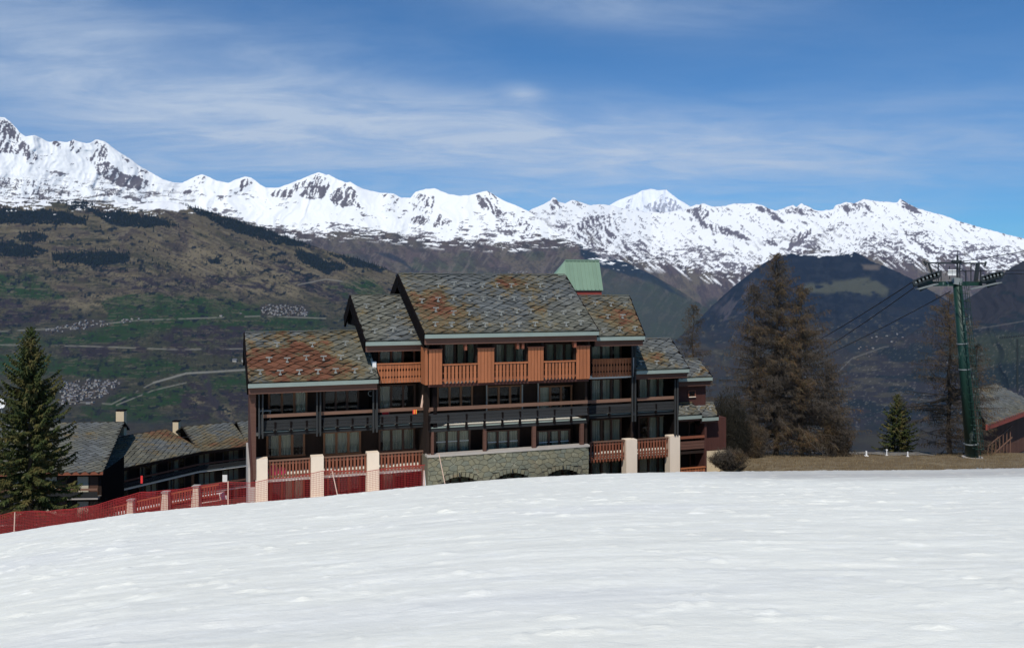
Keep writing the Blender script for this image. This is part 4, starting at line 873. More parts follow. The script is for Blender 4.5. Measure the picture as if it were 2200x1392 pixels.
for (su, sw_) in seeds:
    cell = [(su-.7, sw_-.5), (su+.7, sw_-.5), (su+.7, sw_+.5), (su-.7, sw_+.5)]
    for (tu, tw__) in seeds:
        dx_, dy_ = tu-su, (tw__-sw_)*1.5
        if (dx_ or dy_) and dx_*dx_+dy_*dy_ < 1.6:
            nx, ny = dx_, dy_*1.5; L_ = math.hypot(nx, ny); mx, my = (tu+su)/2, (tw__+sw_)/2
            cell = clip_poly(cell, nx/L_, ny/L_, (nx*mx+ny*my)/L_-.012)
            if len(cell) < 3: break
    for nx, ny, c in ((-1, 0, -sL-.01), (1, 0, sR-.01), (0, 1, wT-.135), (0, -1, -(wT-2.75))):
        if len(cell) >= 3: cell = clip_poly(cell, nx, ny, c)
    if len(cell) < 3: continue
    aw = max(arch_w(u) for u, _ in cell); mu = sum(u for u, _ in cell)/len(cell)
    near = any(abs(mu-q[0]) < q[2]*1.08 for q in arch)
    if aw > 0 or near: cell = clip_poly(cell, 0, -1, -(max(aw, 0)+(.25 if near else 0)))
    if len(cell) < 3: continue
    A_ = abs(sum(a[0]*b[1]-a[1]*b[0] for a, b in zip(cell, cell[1:]+cell[:1])))/2
    if A_ < .008: continue
    cx_, cw_ = mu, sum(w_ for _, w_ in cell)/len(cell); out = rng.uniform(0, .06)
    link('stone', MB().prism([(p-cx_, q-cw_) for p, q in cell], lambda x, y, d: (x, d, y), -.02-out, .06).mesh('stone', M['stone']), sw, (cx_, vS+.05, cw_)); ns += 1
for (uc, wc, hw) in arch:                                   # upright stones round each arch
    k = int(hw*2/.21)
    for i in range(k):
        d = -hw+(i+.5)*2*hw/k; w0 = arch_w(uc+d); tl = -d/1.75*.9
        p = MB().prism([(-.085,0),(.085,0),(.10,.235),(-.10,.235)], lambda x, y, dd: (x, dd, y), -.07, .04).mesh('stone', M['stone'])
        link('stone', p, sw, (uc+d, vS+.05, w0+.005), (0, -tl*.5, 0))
for (uc, wc, hw) in arch: MB().box(uc-.03, uc+.03, vS-.10, vS-.03, wc-.02, wc+.22).build('hook', M['metal'], ch)
MB().box(sL+.2, sR-.2, vS+1.6, vS+1.7, 0, wT-.9).build('arcade_wall', M['curtain'], ch)
for x0, x1 in ((965, 1010), (1075, 1125), (1185, 1230)): window(ch, U(x0, vS+1.5), U(x1, vS+1.5), 0.2, wT-1.3, vS+1.5, frame='frame2', panes=2, curt=.3)
MB().box(sL+.1, sR-.1, vS+.55, vS+1.7, wT-.95, wT-.85).build('arcade_ceiling', M['dark'], ch)
MB().box(sL-.02, sL+.05, vS+.02, vM+1.4, 0, wT-.14).build('stone_return', M['mortar'], ch); MB().box(sR-.10, sR-.02, vS+.51, v1+1.6, 0, wT-.14).build('stone_return', M['mortar'], ch)
# --- right wing one
wt1 = W(1315, 770, v1); h1 = wt1-W(1315, 809, v1)
balustrade(ch, U(1272, v1), U(1359.5, v1), wt1, h1, v1, 14, 'lace', 'orange', 'orange', .84, .15)
MB().box(U(1359.5, v1-.05), U(1364.5, v1-.05), v1-.08, v1+.15, W(1362, 809, v1), W(1362, 768, v1)).build('white_end_post', M['white'], ch)
for yt, yb, fm in ((737, 775, 'frame2'), (813, 868, 'frame2'), (899, 951, 'frame2'), (987, 1025, 'frame2')): bay(1268, 1335, yt, yb, v1+1.62, frame=fm, curt=1, sill_line=0)
plank_parapet(ch, U(1258, v1), U(1358, v1), W(1310, 857.5, v1), f2R, v1, 2)
balustrade(ch, U(1266, v1), U(1346, v1), f1R+1.0, 1.0, v1, 12, 'plain', 'redwood', 'rail', .55)
apr = MB().box(U(1266, v1), U(1346, v1), v1-.02, v1+.05, f1R-.05, f1R+.02).build('scalloped_apron', M['redwood'], ch); slats(apr, U(1266, v1), U(1346, v1), f1R-.34, .33, v1+.01, 12, 'point', 'redwood', .6)
MB().box(U(1345.5, v1-.25), U(1369, v1-.25), v1-.25, v1+.4, -1.0, W(1357, 944.5, v1-.25)).build('pillar', M['pillar'], ch)
for x0, x1, y0, y1 in ((1357.5, 1366.5, 735, 906),):
    for a, b in ((x0, x0+2.8), (x1-2.8, x1)): MB().box(U(a, v1-.3), U(b, v1-.3), v1-.32, v1-.22, W(x0, y1, v1-.3), W(x0, y0, v1-.3)).build('post_board', M['post'], ch)
# --- right wing two
for yt, yb in ((807, 862), (893, 945), (978, 1022)): bay(1370, 1434, yt, yb, v2+1.62, frame='frame2', curt=.9)
plank_parapet(ch, U(1367, v2), U(1449, v2), W(1405, 852.5, v2), f2Q, v2, 2)
balustrade(ch, U(1369.5, v2), U(1439, v2), f1Q+1.0, 1.0, v2, 11, 'plain', 'redwood', 'rail', .55)
apr = MB().box(U(1369.5, v2), U(1439, v2), v2-.02, v2+.05, f1Q-.05, f1Q+.02).build('scalloped_apron', M['redwood'], ch); slats(apr, U(1369.5, v2), U(1439, v2), f1Q-.34, .33, v2+.01, 11, 'point', 'redwood', .6)
MB().box(U(1439.5, v2-.25), U(1461, v2-.25), v2-.25, v2+.4, -1.0, W(1450, 936.5, v2-.25)).build('pillar', M['pillar'], ch)
for a, b in ((1449.5, 1452), (1455, 1457.5)): MB().box(U(a, v2-.3), U(b, v2-.3), v2-.32, v2-.22, W(1452, 936, v2-.3), W(1452, 815, v2-.3)).build('post_board', M['post'], ch)
# --- small end tower with the square window
v3 = v2+1.2
a, b = U(1458, v3), U(1516, v3)
MB().box(a, b, v3, v3+5, W(1487, 905, v3), W(1487, 812, v3)).build('wall', M['darkred'], ch)
sq = MB(); c0, c1, z0, z1 = U(1478, v3), U(1494, v3), W(1486, 853, v3), W(1486, 838, v3)
for q in ((c0, c1, z0, z0+.06), (c0, c1, z1-.06, z1), (c0, c0+.06, z0+.06, z1-.06), (c1-.06, c1, z0+.06, z1-.06)): sq.box(q[0], q[1], v3-.06, v3-.003, q[2], q[3])
so_ = sq.build('window', M['redwood'], ch); link('pane', MB().box(c0+.06, c1-.06, v3-.03, v3-.02, z0+.06, z1-.06).mesh('pane', M['glass']), so_)
link('sill', MB().box(c0+.03, c1-.03, v3-.12, v3-.061, z0, z0+.05).mesh('sill', M['pillar']), so_)
MB().box(U(1458, v2+.4), U(1516, v2+.4), v2+1.5, v2+6, 0, W(1487, 898, v2+1.5)).build('wall', M['dark'], ch)
bay(1478, 1500, 905, 935, v2+1.47, frame='frame2', panes=1, curt=1)
wq = W(1487, 936.5, v2+.3)
MB().box(U(1461, v2+.3), U(1514, v2+.3), v2+.3, v2+.38, wq-.16, wq).build('hand_rail', M['redwood'], ch)
for i in range(3): MB().box(U(1461, v2+.3), U(1514, v2+.3), v2+.32, v2+.37, wq-.50-.18*i, wq-.34-.18*i).build('plank', M['brownbeam'], ch)
slab(U(1459, v2+.4), U(1515, v2+.4), v2+.4, v2+1.5, wq-1.0, 'dark')
bay(1480, 1497, 968, 1001, v2+1.47, frame='frame2', panes=1, curt=.5)
balustrade(ch, U(1461, v2+.3), U(1515, v2+.3), W(1487, 1003.5, v2+.3), .55, v2+.3, 9, 'plain', 'orange', 'orange', .6)
MB().box(U(1512, v2+.4), U(1516.5, v2+.4), v2+.3, v2+1.5, 0, W(1514, 896, v2+.3)).build('post', M['darkred'], ch)
MB().box(U(1516.5, v2+.9), U(1560, v2+.9), v2+.9, v2+4, W(1530, 967, v2+.9), W(1530, 898, v2+.9)).build('annex_wall', M['darkred'], ch)
MB().box(U(1516.5, v2+.9), U(1560, v2+.9), v2+.85, v2+4.0, -1, W(1540, 967.5, v2+.9)).build('annex_base', M['cream'], ch)

# ------------------------------------------------------------------ green metal roofed tower behind the ridge
ft = Frame(1265, 66, 12, 0)
tw = thing('roof_tower', 'green standing-seam metal tower roof above red wall, rising behind the chalet ridge', 'tower', ft.world(0, 0, -12), ft.a)
def tw_(u, v, w_): return (u, v, w_+12)
tu0, tu1 = ft.U(1232, 0), ft.U(1296, 0); wE = ft.W(1265, 623, 0)
_, vR_, wR_ = ft.slope(1250, 561, 0, wE, math.tan(R(50)))
tt0 = ft.slope(1214, 561, 0, wE, math.tan(R(50)))[0]; tt1 = ft.slope(1287, 560, 0, wE, math.tan(R(50)))[0]
tu0 = tt0-.3
npan = 9
for i in range(npan):
    a0, a1 = tu0+(tu1-tu0)*i/npan, tu0+(tu1-tu0)*(i+1)/npan; b0, b1 = tt0+(tt1-tt0)*i/npan, tt0+(tt1-tt0)*(i+1)/npan
    m_ = MB().quad8([tw_(a0,0,wE-.05),tw_(a1,0,wE-.05),tw_(b1,vR_,wR_-.05),tw_(b0,vR_,wR_-.05),tw_(a0,0,wE),tw_(a1,0,wE),tw_(b1,vR_,wR_),tw_(b0,vR_,wR_)]); m_.bar(tw_(a0,-.02,wE+.03), tw_(b0,vR_-.02,wR_+.03), .05, .07)
    m_.build('roof_panel', M['copper'], tw)
hp = MB(); hp.quad8([tw_(tu0-1.9,.3,wE),tw_(tu0,0,wE),tw_(tu0,vR_,wE-.05),tw_(tu0-1.9,vR_,wE-.05),tw_(tu0-1.85,.3,wE+.02),tw_(tu0,0,wE+.02),tw_(tt0,vR_,wR_),tw_(tt0-.02,vR_+.1,wR_)])
hp.build('hip_panel', M['copper'], tw)
MB().bar(tw_(tt0,vR_,wR_+.05), tw_(tt1,vR_,wR_+.05), .2, .12).build('ridge_cap', M['copper'], tw)
MB().quad8([tw_(tt0,vR_,wR_-.1),tw_(tt1,vR_,wR_-.1),tw_(tu1,vR_*2,wE),tw_(tu0,vR_*2,wE),tw_(tt0,vR_,wR_),tw_(tt1,vR_,wR_),tw_(tu1,vR_*2+.1,wE+.1),tw_(tu0,vR_*2+.1,wE+.1)]).build('rear_roof', M['copper'], tw)
MB().box(tu0+.2, tu1-.1, .12, vR_*2-.1, .0, 12+wE-.06).build('wall', mat('brick_red_wall', (.24,.05,.04), .85, .2, speckle(3, .4, 0)), tw)
# ------------------------------------------------------------------ long apartment building down the slope, left
def long_building():
    root = thing('apartment_building', 'long low dark apartment building with cream chimneys, down the slope left of the chalet', 'apartment building', PW(385, 1075, 96))
    inv = -root.location
    segs = [(240, 427, 88.0, 98.0), (427, 531, 98.0, 101.6), (531, 600, 101.6, 103.5)]
    hE = -19.2; depth = 6.2; T = math.tan(R(17)); first = True; P0 = []
    for (xa, xb, Ya, Yb) in segs:
        A, B_ = PW(xa, HY, Ya), PW(xb, HY, Yb); d = (B_-A); L = d.length; d.normalize(); nv = Vector((-d.y, d.x, 0))
        def q(u, v, w_): return tuple(A+d*u+nv*v+Vector((0,0,w_))+inv)
        def bx(mb, u0, u1, v0, v1_, w0, w1):
            return mb.quad8([q(u0,v0,w0),q(u1,v0,w0),q(u1,v1_,w0),q(u0,v1_,w0),q(u0,v0,w1),q(u1,v0,w1),q(u1,v1_,w1),q(u0,v1_,w1)])
        # roof slab, slates as small joined stones
        eL = -.2 if xa > 240 else -8.5
        ro = MB().quad8([q(-.2,-.8,hE-.2),q(L+.1,-.8,hE-.2),q(L+.1,depth,hE+T*(depth+.8)-.2),q(eL,depth,hE+T*(depth+.8)-.2),q(-.2,-.8,hE),q(L+.1,-.8,hE),q(L+.1,depth,hE+T*(depth+.8)),q(eL,depth,hE+T*(depth+.8))])
        ro.quad8([q(-.2,depth,hE+T*(depth+.8)-.2),q(L+.1,depth,hE+T*(depth+.8)-.2),q(L+.1,depth*2,hE-.3),q(-.2,depth*2,hE-.3),q(-.2,depth,hE+T*(depth+.8)),q(L+.1,depth,hE+T*(depth+.8)),q(L+.1,depth*2,hE-.1),q(-.2,depth*2,hE-.1)])
        r_ = ro.build('roof', M['under'], root); sl_ = MB(); n = 0; b = .62; a = .9
        for i in range(int((depth+.8)/(b/2))):
            for k in range(-10 if xa == 240 else 0, int(L/a)+2):
                u = k*a+(i % 2)*a/2; v = -.75+i*b/2; lo = -.2+(eL+.2)*(v+.8)/(depth+.8)
                if v > depth or u < lo-a/2: continue
                J = lambda s: random.uniform(-s, s)
                c = [(u+J(.1), v-b/2+J(.05), .11), (u+a/2-.03+J(.04), v+J(.05), .06), (u+J(.1), v+b/2-.02, .015), (u-a/2+.03+J(.04), v+J(.05), .06)]
                c = [(min(max(x, lo), L+.1), min(max(y, -.85), depth), z+J(.012)) for x, y, z in c]
                tp = [q(x, y, hE+T*(y+.8)+z) for x, y, z in c]; bt = [q(x, y, hE+T*(y+.8)+z-.06) for x, y, z in c]
                sl_.quad8(tp+bt, 0, [(0,1,2,3),(0,4,5,1),(1,5,6,2),(2,6,7,3),(3,7,4,0)])
        tag(sl_.build('slate_layer', M['slate'], r_), kind='stuff')
        bx(MB(), -.2, L, -.92, -.8, hE-.32, hE-.02).build('eave_beam', M['black'], root)
        bx(MB(), -.1, L, 1.3, 1.5, hE-9, hE+.3).build('wall', M['dark'], root)
        bx(MB(), -.1, L, depth*2-1, depth*2-.8, hE-9, hE-.2).build('rear_wall', M['dark'], root)
        for fl in range(3):
            wf = hE-2.45-2.6*fl
            bx(MB(), 0, L, -.02, 1.3, wf-.2, wf).build('balcony_floor', M['floor'], root)
            pr = bx(MB(), 0, L, -.12, -.02, wf+.72, wf+.92).build('balcony_parapet', M['brownbeam'], root)
            for i in range(2): link('plank', bx(MB(), 0, L, -.14, -.06, wf+.10+.26*i, wf+.33+.26*i).mesh('plank', M['plank']), pr)
            nb = max(1, int(L/2.2))
            for i in range(nb): link('sunlit_floor_strip', bx(MB(), (i+.08)*L/nb, (i+.86)*L/nb, -.10, .02, wf+.005, wf+.06).mesh('sunlit_floor_strip', M['gutter']), pr)  # pale strips added as the sunlit edge of the balcony floor
            nw = max(1, int(round(L/3.3)))
            for i in range(nw):
                u0 = (i+.12)*L/nw; u1 = u0+min(2.3, L/nw*.66)
                wo_ = MB()
                for k in range(4): x = u0+(u1-u0)*k/3; bx(wo_, x-.06, x+.06, 1.16, 1.295, wf+.03, wf+2.05)
                bx(wo_, u0, u1, 1.17, 1.29, wf+2.05, wf+2.15); w_o = wo_.build('window', M['frame2'], root)
                for k in range(3):
                    x = u0+(u1-u0)*k/3; link('pane', bx(MB(), x+.07, x+(u1-u0)/3-.07, 1.22, 1.24, wf+.03, wf+2.05).mesh('pane', M['glass']), w_o)
                    if random.random() < .7: link('curtain', bx(MB(), x+.07, x+(u1-u0)/3-.07, 1.262, 1.275, wf+.03, wf+2.0).mesh('curtain', M['curtain']), w_o)
                x = i*L/nw; bx(MB(), x-.07, x+.07, -.01, .15, wf+.0, wf+2.3).build('post', M['plank'], root)
    # chimneys
    for (x0, x1, yt, yb, Y) in ((249, 266, 884, 918, 97), (371, 383, 907, 930, 105)):
        p, q2 = PW(x0, yb, Y)+inv, PW(x1, yt, Y)+inv
        c = MB().box(p.x, q2.x, p.y, p.y+.7, p.z-1, q2.z).build('chimney', M['cream'], root)
        link('chimney_cap', MB().box(p.x-.08, q2.x+.08, p.y-.08, p.y+.78, q2.z+.10, q2.z+.18).box(p.x+.05, p.x+.15, p.y+.05, p.y+.6, q2.z, q2.z+.1).box(q2.x-.15, q2.x-.05, p.y+.05, p.y+.6, q2.z, q2.z+.1).mesh('chimney_cap', M['black']), c)
    # red panel, white notice
    for (x0, x1, y0, y1, Y, m, nm) in ((302, 306.5, 1022, 1038, 90.2, 'red', 'red_board'), (478, 488, 1020, 1035, 99, 'white', 'white_panel'), (478, 487, 1064, 1079, 99, 'white', 'white_panel')):
        a, b = PW(x0, y1, Y)+inv, PW(x1, y0, Y)+inv; MB().box(a.x, b.x, a.y, a.y+.08, a.z, b.z).build(nm, M[m], root)
    # left end block with its own eave facing the camera
    fB = Frame(150, 84, 4, 0); v0 = 0; w0 = fB.W(190, 1013, 0); sub = []
    off = Vector((fB.ox, fB.oy, 0))+inv
    def q(u, v, w_): return tuple(Vector((u*fB.c-v*fB.s, u*fB.s+v*fB.c, w_))+off)
    def bx(mb, u0, u1, va, vb, wa, wb): return mb.quad8([q(u0,va,wa),q(u1,va,wa),q(u1,vb,wa),q(u0,vb,wa),q(u0,va,wb),q(u1,va,wb),q(u1,vb,wb),q(u0,vb,wb)])
    uA, uB_ = fB.U(-220, 0), fB.U(222, 0); T2 = math.tan(R(19)); dep = 15.5
    uT = fB.slope(242, 918, 0, w0, T2)[0]; vT = fB.slope(200, 906, 0, w0, T2)[1]; dep = vT
    ro = MB().quad8([q(uA,0,w0-.2),q(uB_,0,w0-.2),q(uT+.8,dep,w0+T2*dep-.2),q(uA,dep,w0+T2*dep-.2),q(uA,0,w0),q(uB_,0,w0),q(uT+.8,dep,w0+T2*dep),q(uA,dep,w0+T2*dep)])
    ro.quad8([q(uA,dep,w0+T2*dep-.2),q(uT+.8,dep,w0+T2*dep-.2),q(uT-1,dep*1.6,w0+1.5),q(uA,dep*1.6,w0+1.5),q(uA,dep,w0+T2*dep),q(uT+.8,dep,w0+T2*dep),q(uT-1,dep*1.6,w0+1.7),q(uA,dep*1.6,w0+1.7)])
    r_ = ro.build('roof', M['under'], root); sl_ = MB(); b = .62; a = .9
    for i in range(int(dep/(b/2))):
        v = i*b/2; uend = uB_+(uT+.8-uB_)*v/dep
        for k in range(int((uend-uA)/a)+1):
            u = uA+k*a+(i % 2)*a/2; J = lambda s: random.uniform(-s, s)
            c = [(u+J(.1), v-b/2, .11+J(.012)), (u+a/2-.03, v+J(.05), .06+J(.012)), (u+J(.1), v+b/2-.02, .015), (u-a/2+.03, v+J(.05), .06+J(.012))]
            tp = [q(min(x, uend), y, w0+T2*y+z) for x, y, z in c]; bt = [q(min(x, uend), y, w0+T2*y+z-.06) for x, y, z in c]
            sl_.quad8(tp+bt, 0, [(0,1,2,3),(0,4,5,1),(1,5,6,2),(2,6,7,3),(3,7,4,0)])
    tag(sl_.build('slate_layer', M['slate'], r_), kind='stuff')
    bx(MB(), uA, uB_, -.12, 0, w0-.32, w0-.03).build('eave_beam', M['redwood'], root)
    bx(MB(), uA, uB_-.6, 1.0, 1.2, w0-8, w0).build('wall', M['dark'], root)
    MB().quad8([q(uB_-.3,.4,w0-8),q(uB_+.6,3.6,w0-8),q(uB_+.6,3.8,w0-8),q(uB_-.3,.6,w0-8),q(uB_-.3,.4,w0-.2),q(uB_+.6,3.6,w0+.8),q(uB_+.6,3.8,w0+.8),q(uB_-.3,.6,w0-.2)]).build('gable_wall', M['black'], root)
    for wf in (w0-2.7, w0-5.3):
        bx(MB(), uA, uB_-.6, .1, 1.0, wf-.2, wf).build('balcony_floor', M['grey_render'], root)
        bx(MB(), uA, uB_-.6, 0, .1, wf+.75, wf+.95).build('hand_rail', M['rail'], root); bx(MB(), uA, uB_-.6, .02, .09, wf+.05, wf+.6).build('plank', M['plank'], root)
        for k in range(4): u = uB_-1.8-k*3.2; bx(MB(), u, u+.9, .93, .99, wf, wf+2.0).build('door', M['frame2'], root); bx(MB(), u-1.2, u-.1, .93, .99, wf, wf+2.0).build('window', M['curtain'], root)
long_building()

def dish():
    o = thing('satellite_dish', 'white satellite dish on a mast at the left edge behind the spruce', 'satellite dish', PW(3, 900, 62))
    mb = MB(); n = 20; rings = [(0, .0), (.15, .012), (.28, .04), (.38, .08)]
    for (r0, d0), (r1, d1) in zip(rings, rings[1:]):
        for k in range(n):
            a0, a1 = 2*math.pi*k/n, 2*math.pi*(k+1)/n
            mb.quad((r0*math.cos(a0), -d0, r0*math.sin(a0)), (r0*math.cos(a1), -d0, r0*math.sin(a1)), (r1*math.cos(a1), -d1, r1*math.sin(a1)), (r1*math.cos(a0), -d1, r1*math.sin(a0)))
    d = mb.build('reflector', M['white'], o, True, (0, 0, 1.2)); 
    MB().tube([(0, .05, -3), (0, .05, 1.2)], .03, 6).build('mast', M['steel'], o); MB().tube([(0, 0, .9), (0, -.35, 1.15)], .012, 5).box(-.04, .04, -.42, -.34, 1.12, 1.2).build('feed_arm', M['steel'], o)
dish()

# ------------------------------------------------------------------ sloping terrace railing with stone posts
def terrace_rail():
    root = thing('terrace_railing', 'brown slatted timber terrace railing on stone posts stepping up behind the red net', 'railing', PW(360, 1090, 61)); inv = -root.location
    xs = [(236, 1088), (282, 1076), (357, 1059), (422, 1045), (470, 1037)]
    Y = 60
    for i in range(len(xs)-1):
        (xa, ya), (xb, yb) = xs[i], xs[i+1]; A, B_ = PW(xa, ya+4, Y)+inv, PW(xb, yb+4, Y)+inv
        bo = MB().bar(A, B_, .12, .09).build('hand_rail', M['orange'], root)
        link('lower_rail', MB().bar(A-Vector((0,0,.72)), B_-Vector((0,0,.72)), .08, .09).mesh('lower_rail', M['redwood']), bo)
        link('apron_board', MB().bar(A+Vector((0,.12,-.95)), B_+Vector((0,.12,-.95)), .06, .34).mesh('apron_board', M['darkred']), bo)
        n = int((B_-A).length/.20); sm = SLATS.setdefault('t', slat_mesh(.10, .78, 'plain', M['redwood']))
        for k in range(1, n): p = A.lerp(B_, k/n); link('slat', sm, bo, (p.x, p.y-.06, p.z-.80))
    bd = MB().bar(PW(236, 1118, 62.5)+inv, PW(480, 1072, 62.5)+inv, .9, 1.0); bd.build('terrace_edge', M['floor'], root)
    MB().quad8([PW(236,1210,62)+inv, PW(540,1170,62)+inv, PW(540,1170,64)+inv, PW(236,1210,64)+inv, PW(236,1112,62)+inv, PW(540,1064,62)+inv, PW(540,1064,64)+inv, PW(236,1112,64)+inv]).build('terrace_wall', M['darkred'], root)
    for (x, y) in ((282, 1075), (356.5, 1058), (422, 1045)):
        t_ = PW(x, y, 59.7)+inv; pm = MB(); a, b = .20, .36
        pm.quad8([(t_.x-b,t_.y-b,t_.z-3),(t_.x+b,t_.y-b,t_.z-3),(t_.x+b,t_.y+b,t_.z-3),(t_.x-b,t_.y+b,t_.z-3),(t_.x-a,t_.y-a,t_.z),(t_.x+a,t_.y-a,t_.z),(t_.x+a,t_.y+a,t_.z),(t_.x-a,t_.y+a,t_.z)])
        po = pm.build('stone_post', M['pillar'], root); link('post_cap', MB().box(t_.x-.26, t_.x+.26, t_.y-.26, t_.y+.26, t_.z, t_.z+.10).mesh('post_cap', M['grey_render']), po)
terrace_rail()

# ------------------------------------------------------------------ red safety net along the crest
def crest(x):
    """point on the snow where the ground drops out of sight, in the direction of a photo column"""
    t_ = (x-CX)/F; best = None
    for Y in np.linspace(20, 46, 105):
        z = float(snow_z(np.array([t_*Y]), np.array([Y]))[0]); k = z/Y
        if best is None or k > best[0]: best = (k, Y, z)
    return best
def net_fence():
    root = thing('safety_net_fence', 'red plastic ski safety net on pale poles along the lower edge of the snow', 'fence', PW(300, 1100, 36)); inv = -root.location
    top = [(-60,1118),(0,1107),(30,1100),(100,1098),(200,1086),(300,1058),(390,1049),(490,1036),(535,1037),(580,1028),(640,1023),(690,1013),(715,1011),(790,1011),(850,1004),(912,999)]
    pts = []; xs = np.arange(-60, 913, 3.2)
    for x in xs:
        k, Y, z = crest(x); Yn = min(Y+.9, 38.5); zb = float(snow_z(np.array([(x-CX)/F*Yn]), np.array([Yn]))[0])-.02; yt = interp(top, x)
        zt = (HY-yt)/F*Yn; pts.append((Vector(((x-CX)/F*Yn, Yn+.10*math.sin(x*.03), zb)), Vector(((x-CX)/F*Yn, Yn+.10*math.sin(x*.03)+.05*math.sin(x*.11), zt))))
    mb = MB(); wd = .0055; rows = 12
    for (b0, t0), (b1, t1) in zip(pts, pts[1:]):
        for i in range(rows+1):
            q = i/rows; a, b = b0.lerp(t0, q)+inv, b1.lerp(t1, q)+inv; w2 = wd*(2.6 if i in (0, rows) else 1.0)
            mb.quad(a-Vector((0,0,w2)), b-Vector((0,0,w2)), b+Vector((0,0,w2)), a+Vector((0,0,w2)))
        a, b = b0+inv, t0+inv; mb.quad(a-Vector((wd,0,0)), a+Vector((wd,0,0)), b+Vector((wd,0,0)), b-Vector((wd,0,0)))
    mb.build('net', M['netred'], root)
    # a second doubled layer of net folded over on the left run
    m2 = MB()
    for (b0, t0), (b1, t1) in zip(pts[:172], pts[1:173]):
        for i in range(0, rows, 2):
            q = (i+.4)/rows; a, b = b0.lerp(t0, q)+inv+Vector((.05,.22,0)), b1.lerp(t1, q)+inv+Vector((.05,.22,0)); m2.quad(a-Vector((0,0,wd)), b-Vector((0,0,wd)), b+Vector((0,0,wd)), a+Vector((0,0,wd)))
        a, b = b0+inv+Vector((.045,.22,0)), t0+inv+Vector((.045,.22,-.05)); m2.quad(a-Vector((wd,0,0)), a+Vector((wd,0,0)), b+Vector((wd,0,0)), b-Vector((wd,0,0)))
    m2.build('folded_net', M['netred'], root)
    for (xb, yb, xt, yt) in ((30,1146,32,1100),(490,1082,490,1033),(726,1064,714,1012),(912,1042,911,1010),(957,1040,943,975)):
        k, Y, z = crest((xb+xt)/2); Y = min(Y+.7, 38.0) if xb != 957 else 40
        MB().tube([PW(xb, yb+4, Y)+inv, PW(xt, yt, Y)+inv], .022, 7).build('pole', M['netpole'], root)
    MB().tube([PW(912,1042,38.5)+inv, PW(911,1010,38.5)+inv], [.07,.03], 7).build('pole', M['white'], root)
net_fence()

# ------------------------------------------------------------------ trees
def tree_root(name, label, cat, x, yb, Y, group=None): return thing(name, label, cat, PW(x, yb, Y), 0, group)
def spruce(label, x, yb, yt, Y, halfw, seed, dens=1.0, lean=0):
    rg = random.Random(seed); root = tree_root('spruce_tree', label, 'spruce tree', x, yb, Y, 'spruce trees'); Hh = (yb-yt)/F*Y; Wd = halfw/F*Y
    MB().tube([(0,0,-.5),(lean*.5,0,Hh*.5),(lean,0,Hh)], [Hh*.017,Hh*.011,.02], 8).build('trunk', M['bark'], root)
    mb = MB(); nb = int(230*dens)
    for i in range(nb):
        q = (i+.5)/nb; h = Hh*(.035+.965*q**.92); L = Wd*(1-q)**.82*rg.uniform(.5, 1.18)*(1 if q > .12 else .86)+.12
        az_ = i*2.39996+rg.uniform(-.5, .5); d = Vector((math.cos(az_), math.sin(az_), 0)); up = .50*q-.06; droop = -.42*(1-q)
        ns = max(4, int(L/.085)); side = Vector((-d.y, d.x, 0)); prev = Vector((lean*h/Hh, 0, h))
        for k in range(ns):
            s = (k+1)/ns; p = Vector((lean*h/Hh, 0, h))+d*L*s+Vector((0,0,L*(up*s+droop*s*s+(.34*s**4))))
            mb.tri(prev+Vector((0,0,.012)), prev-Vector((0,0,.012)), p)
            if s > .12:
                spr = .34*(1-s*.55)*min(1, L/1.1)*rg.uniform(.6, 1.2)
                for sg in (-1, 1, 0):
                    for m in range(2 if dens >= .9 else 1):
                        dr = (side*sg*rg.uniform(.7,1.1)+d*rg.uniform(.25,.9)+Vector((0,0,rg.uniform(-.75,.15)))).normalized()*spr
                        a = p+dr; wv = dr.cross(Vector((rg.uniform(-1,1), rg.uniform(-1,1), 1.2))).normalized()*rg.uniform(.024,.05)
                        mb.tri(p-wv, p+wv, a); mb.tri(p+dr*.45-wv*1.5+Vector((0,0,.02)), p+dr*.45+wv*1.5, p+dr*1.15+Vector((0,0,-.05)))
            prev = p
    mb.build('crown', M['needles'], root); return root
spruce('tall dense green spruce at the left edge in front of the slate roof', 66, 1112, 706, 44, 108, 11, 1.25)
spruce('small dark spruce growing between the big larches and the green lift pylon', 1928, 985, 848, 72, 52, 12, .8)
spruce('dark young spruce half hidden behind the slate roof at the far left', -30, 1090, 800, 50, 60, 13, .7)

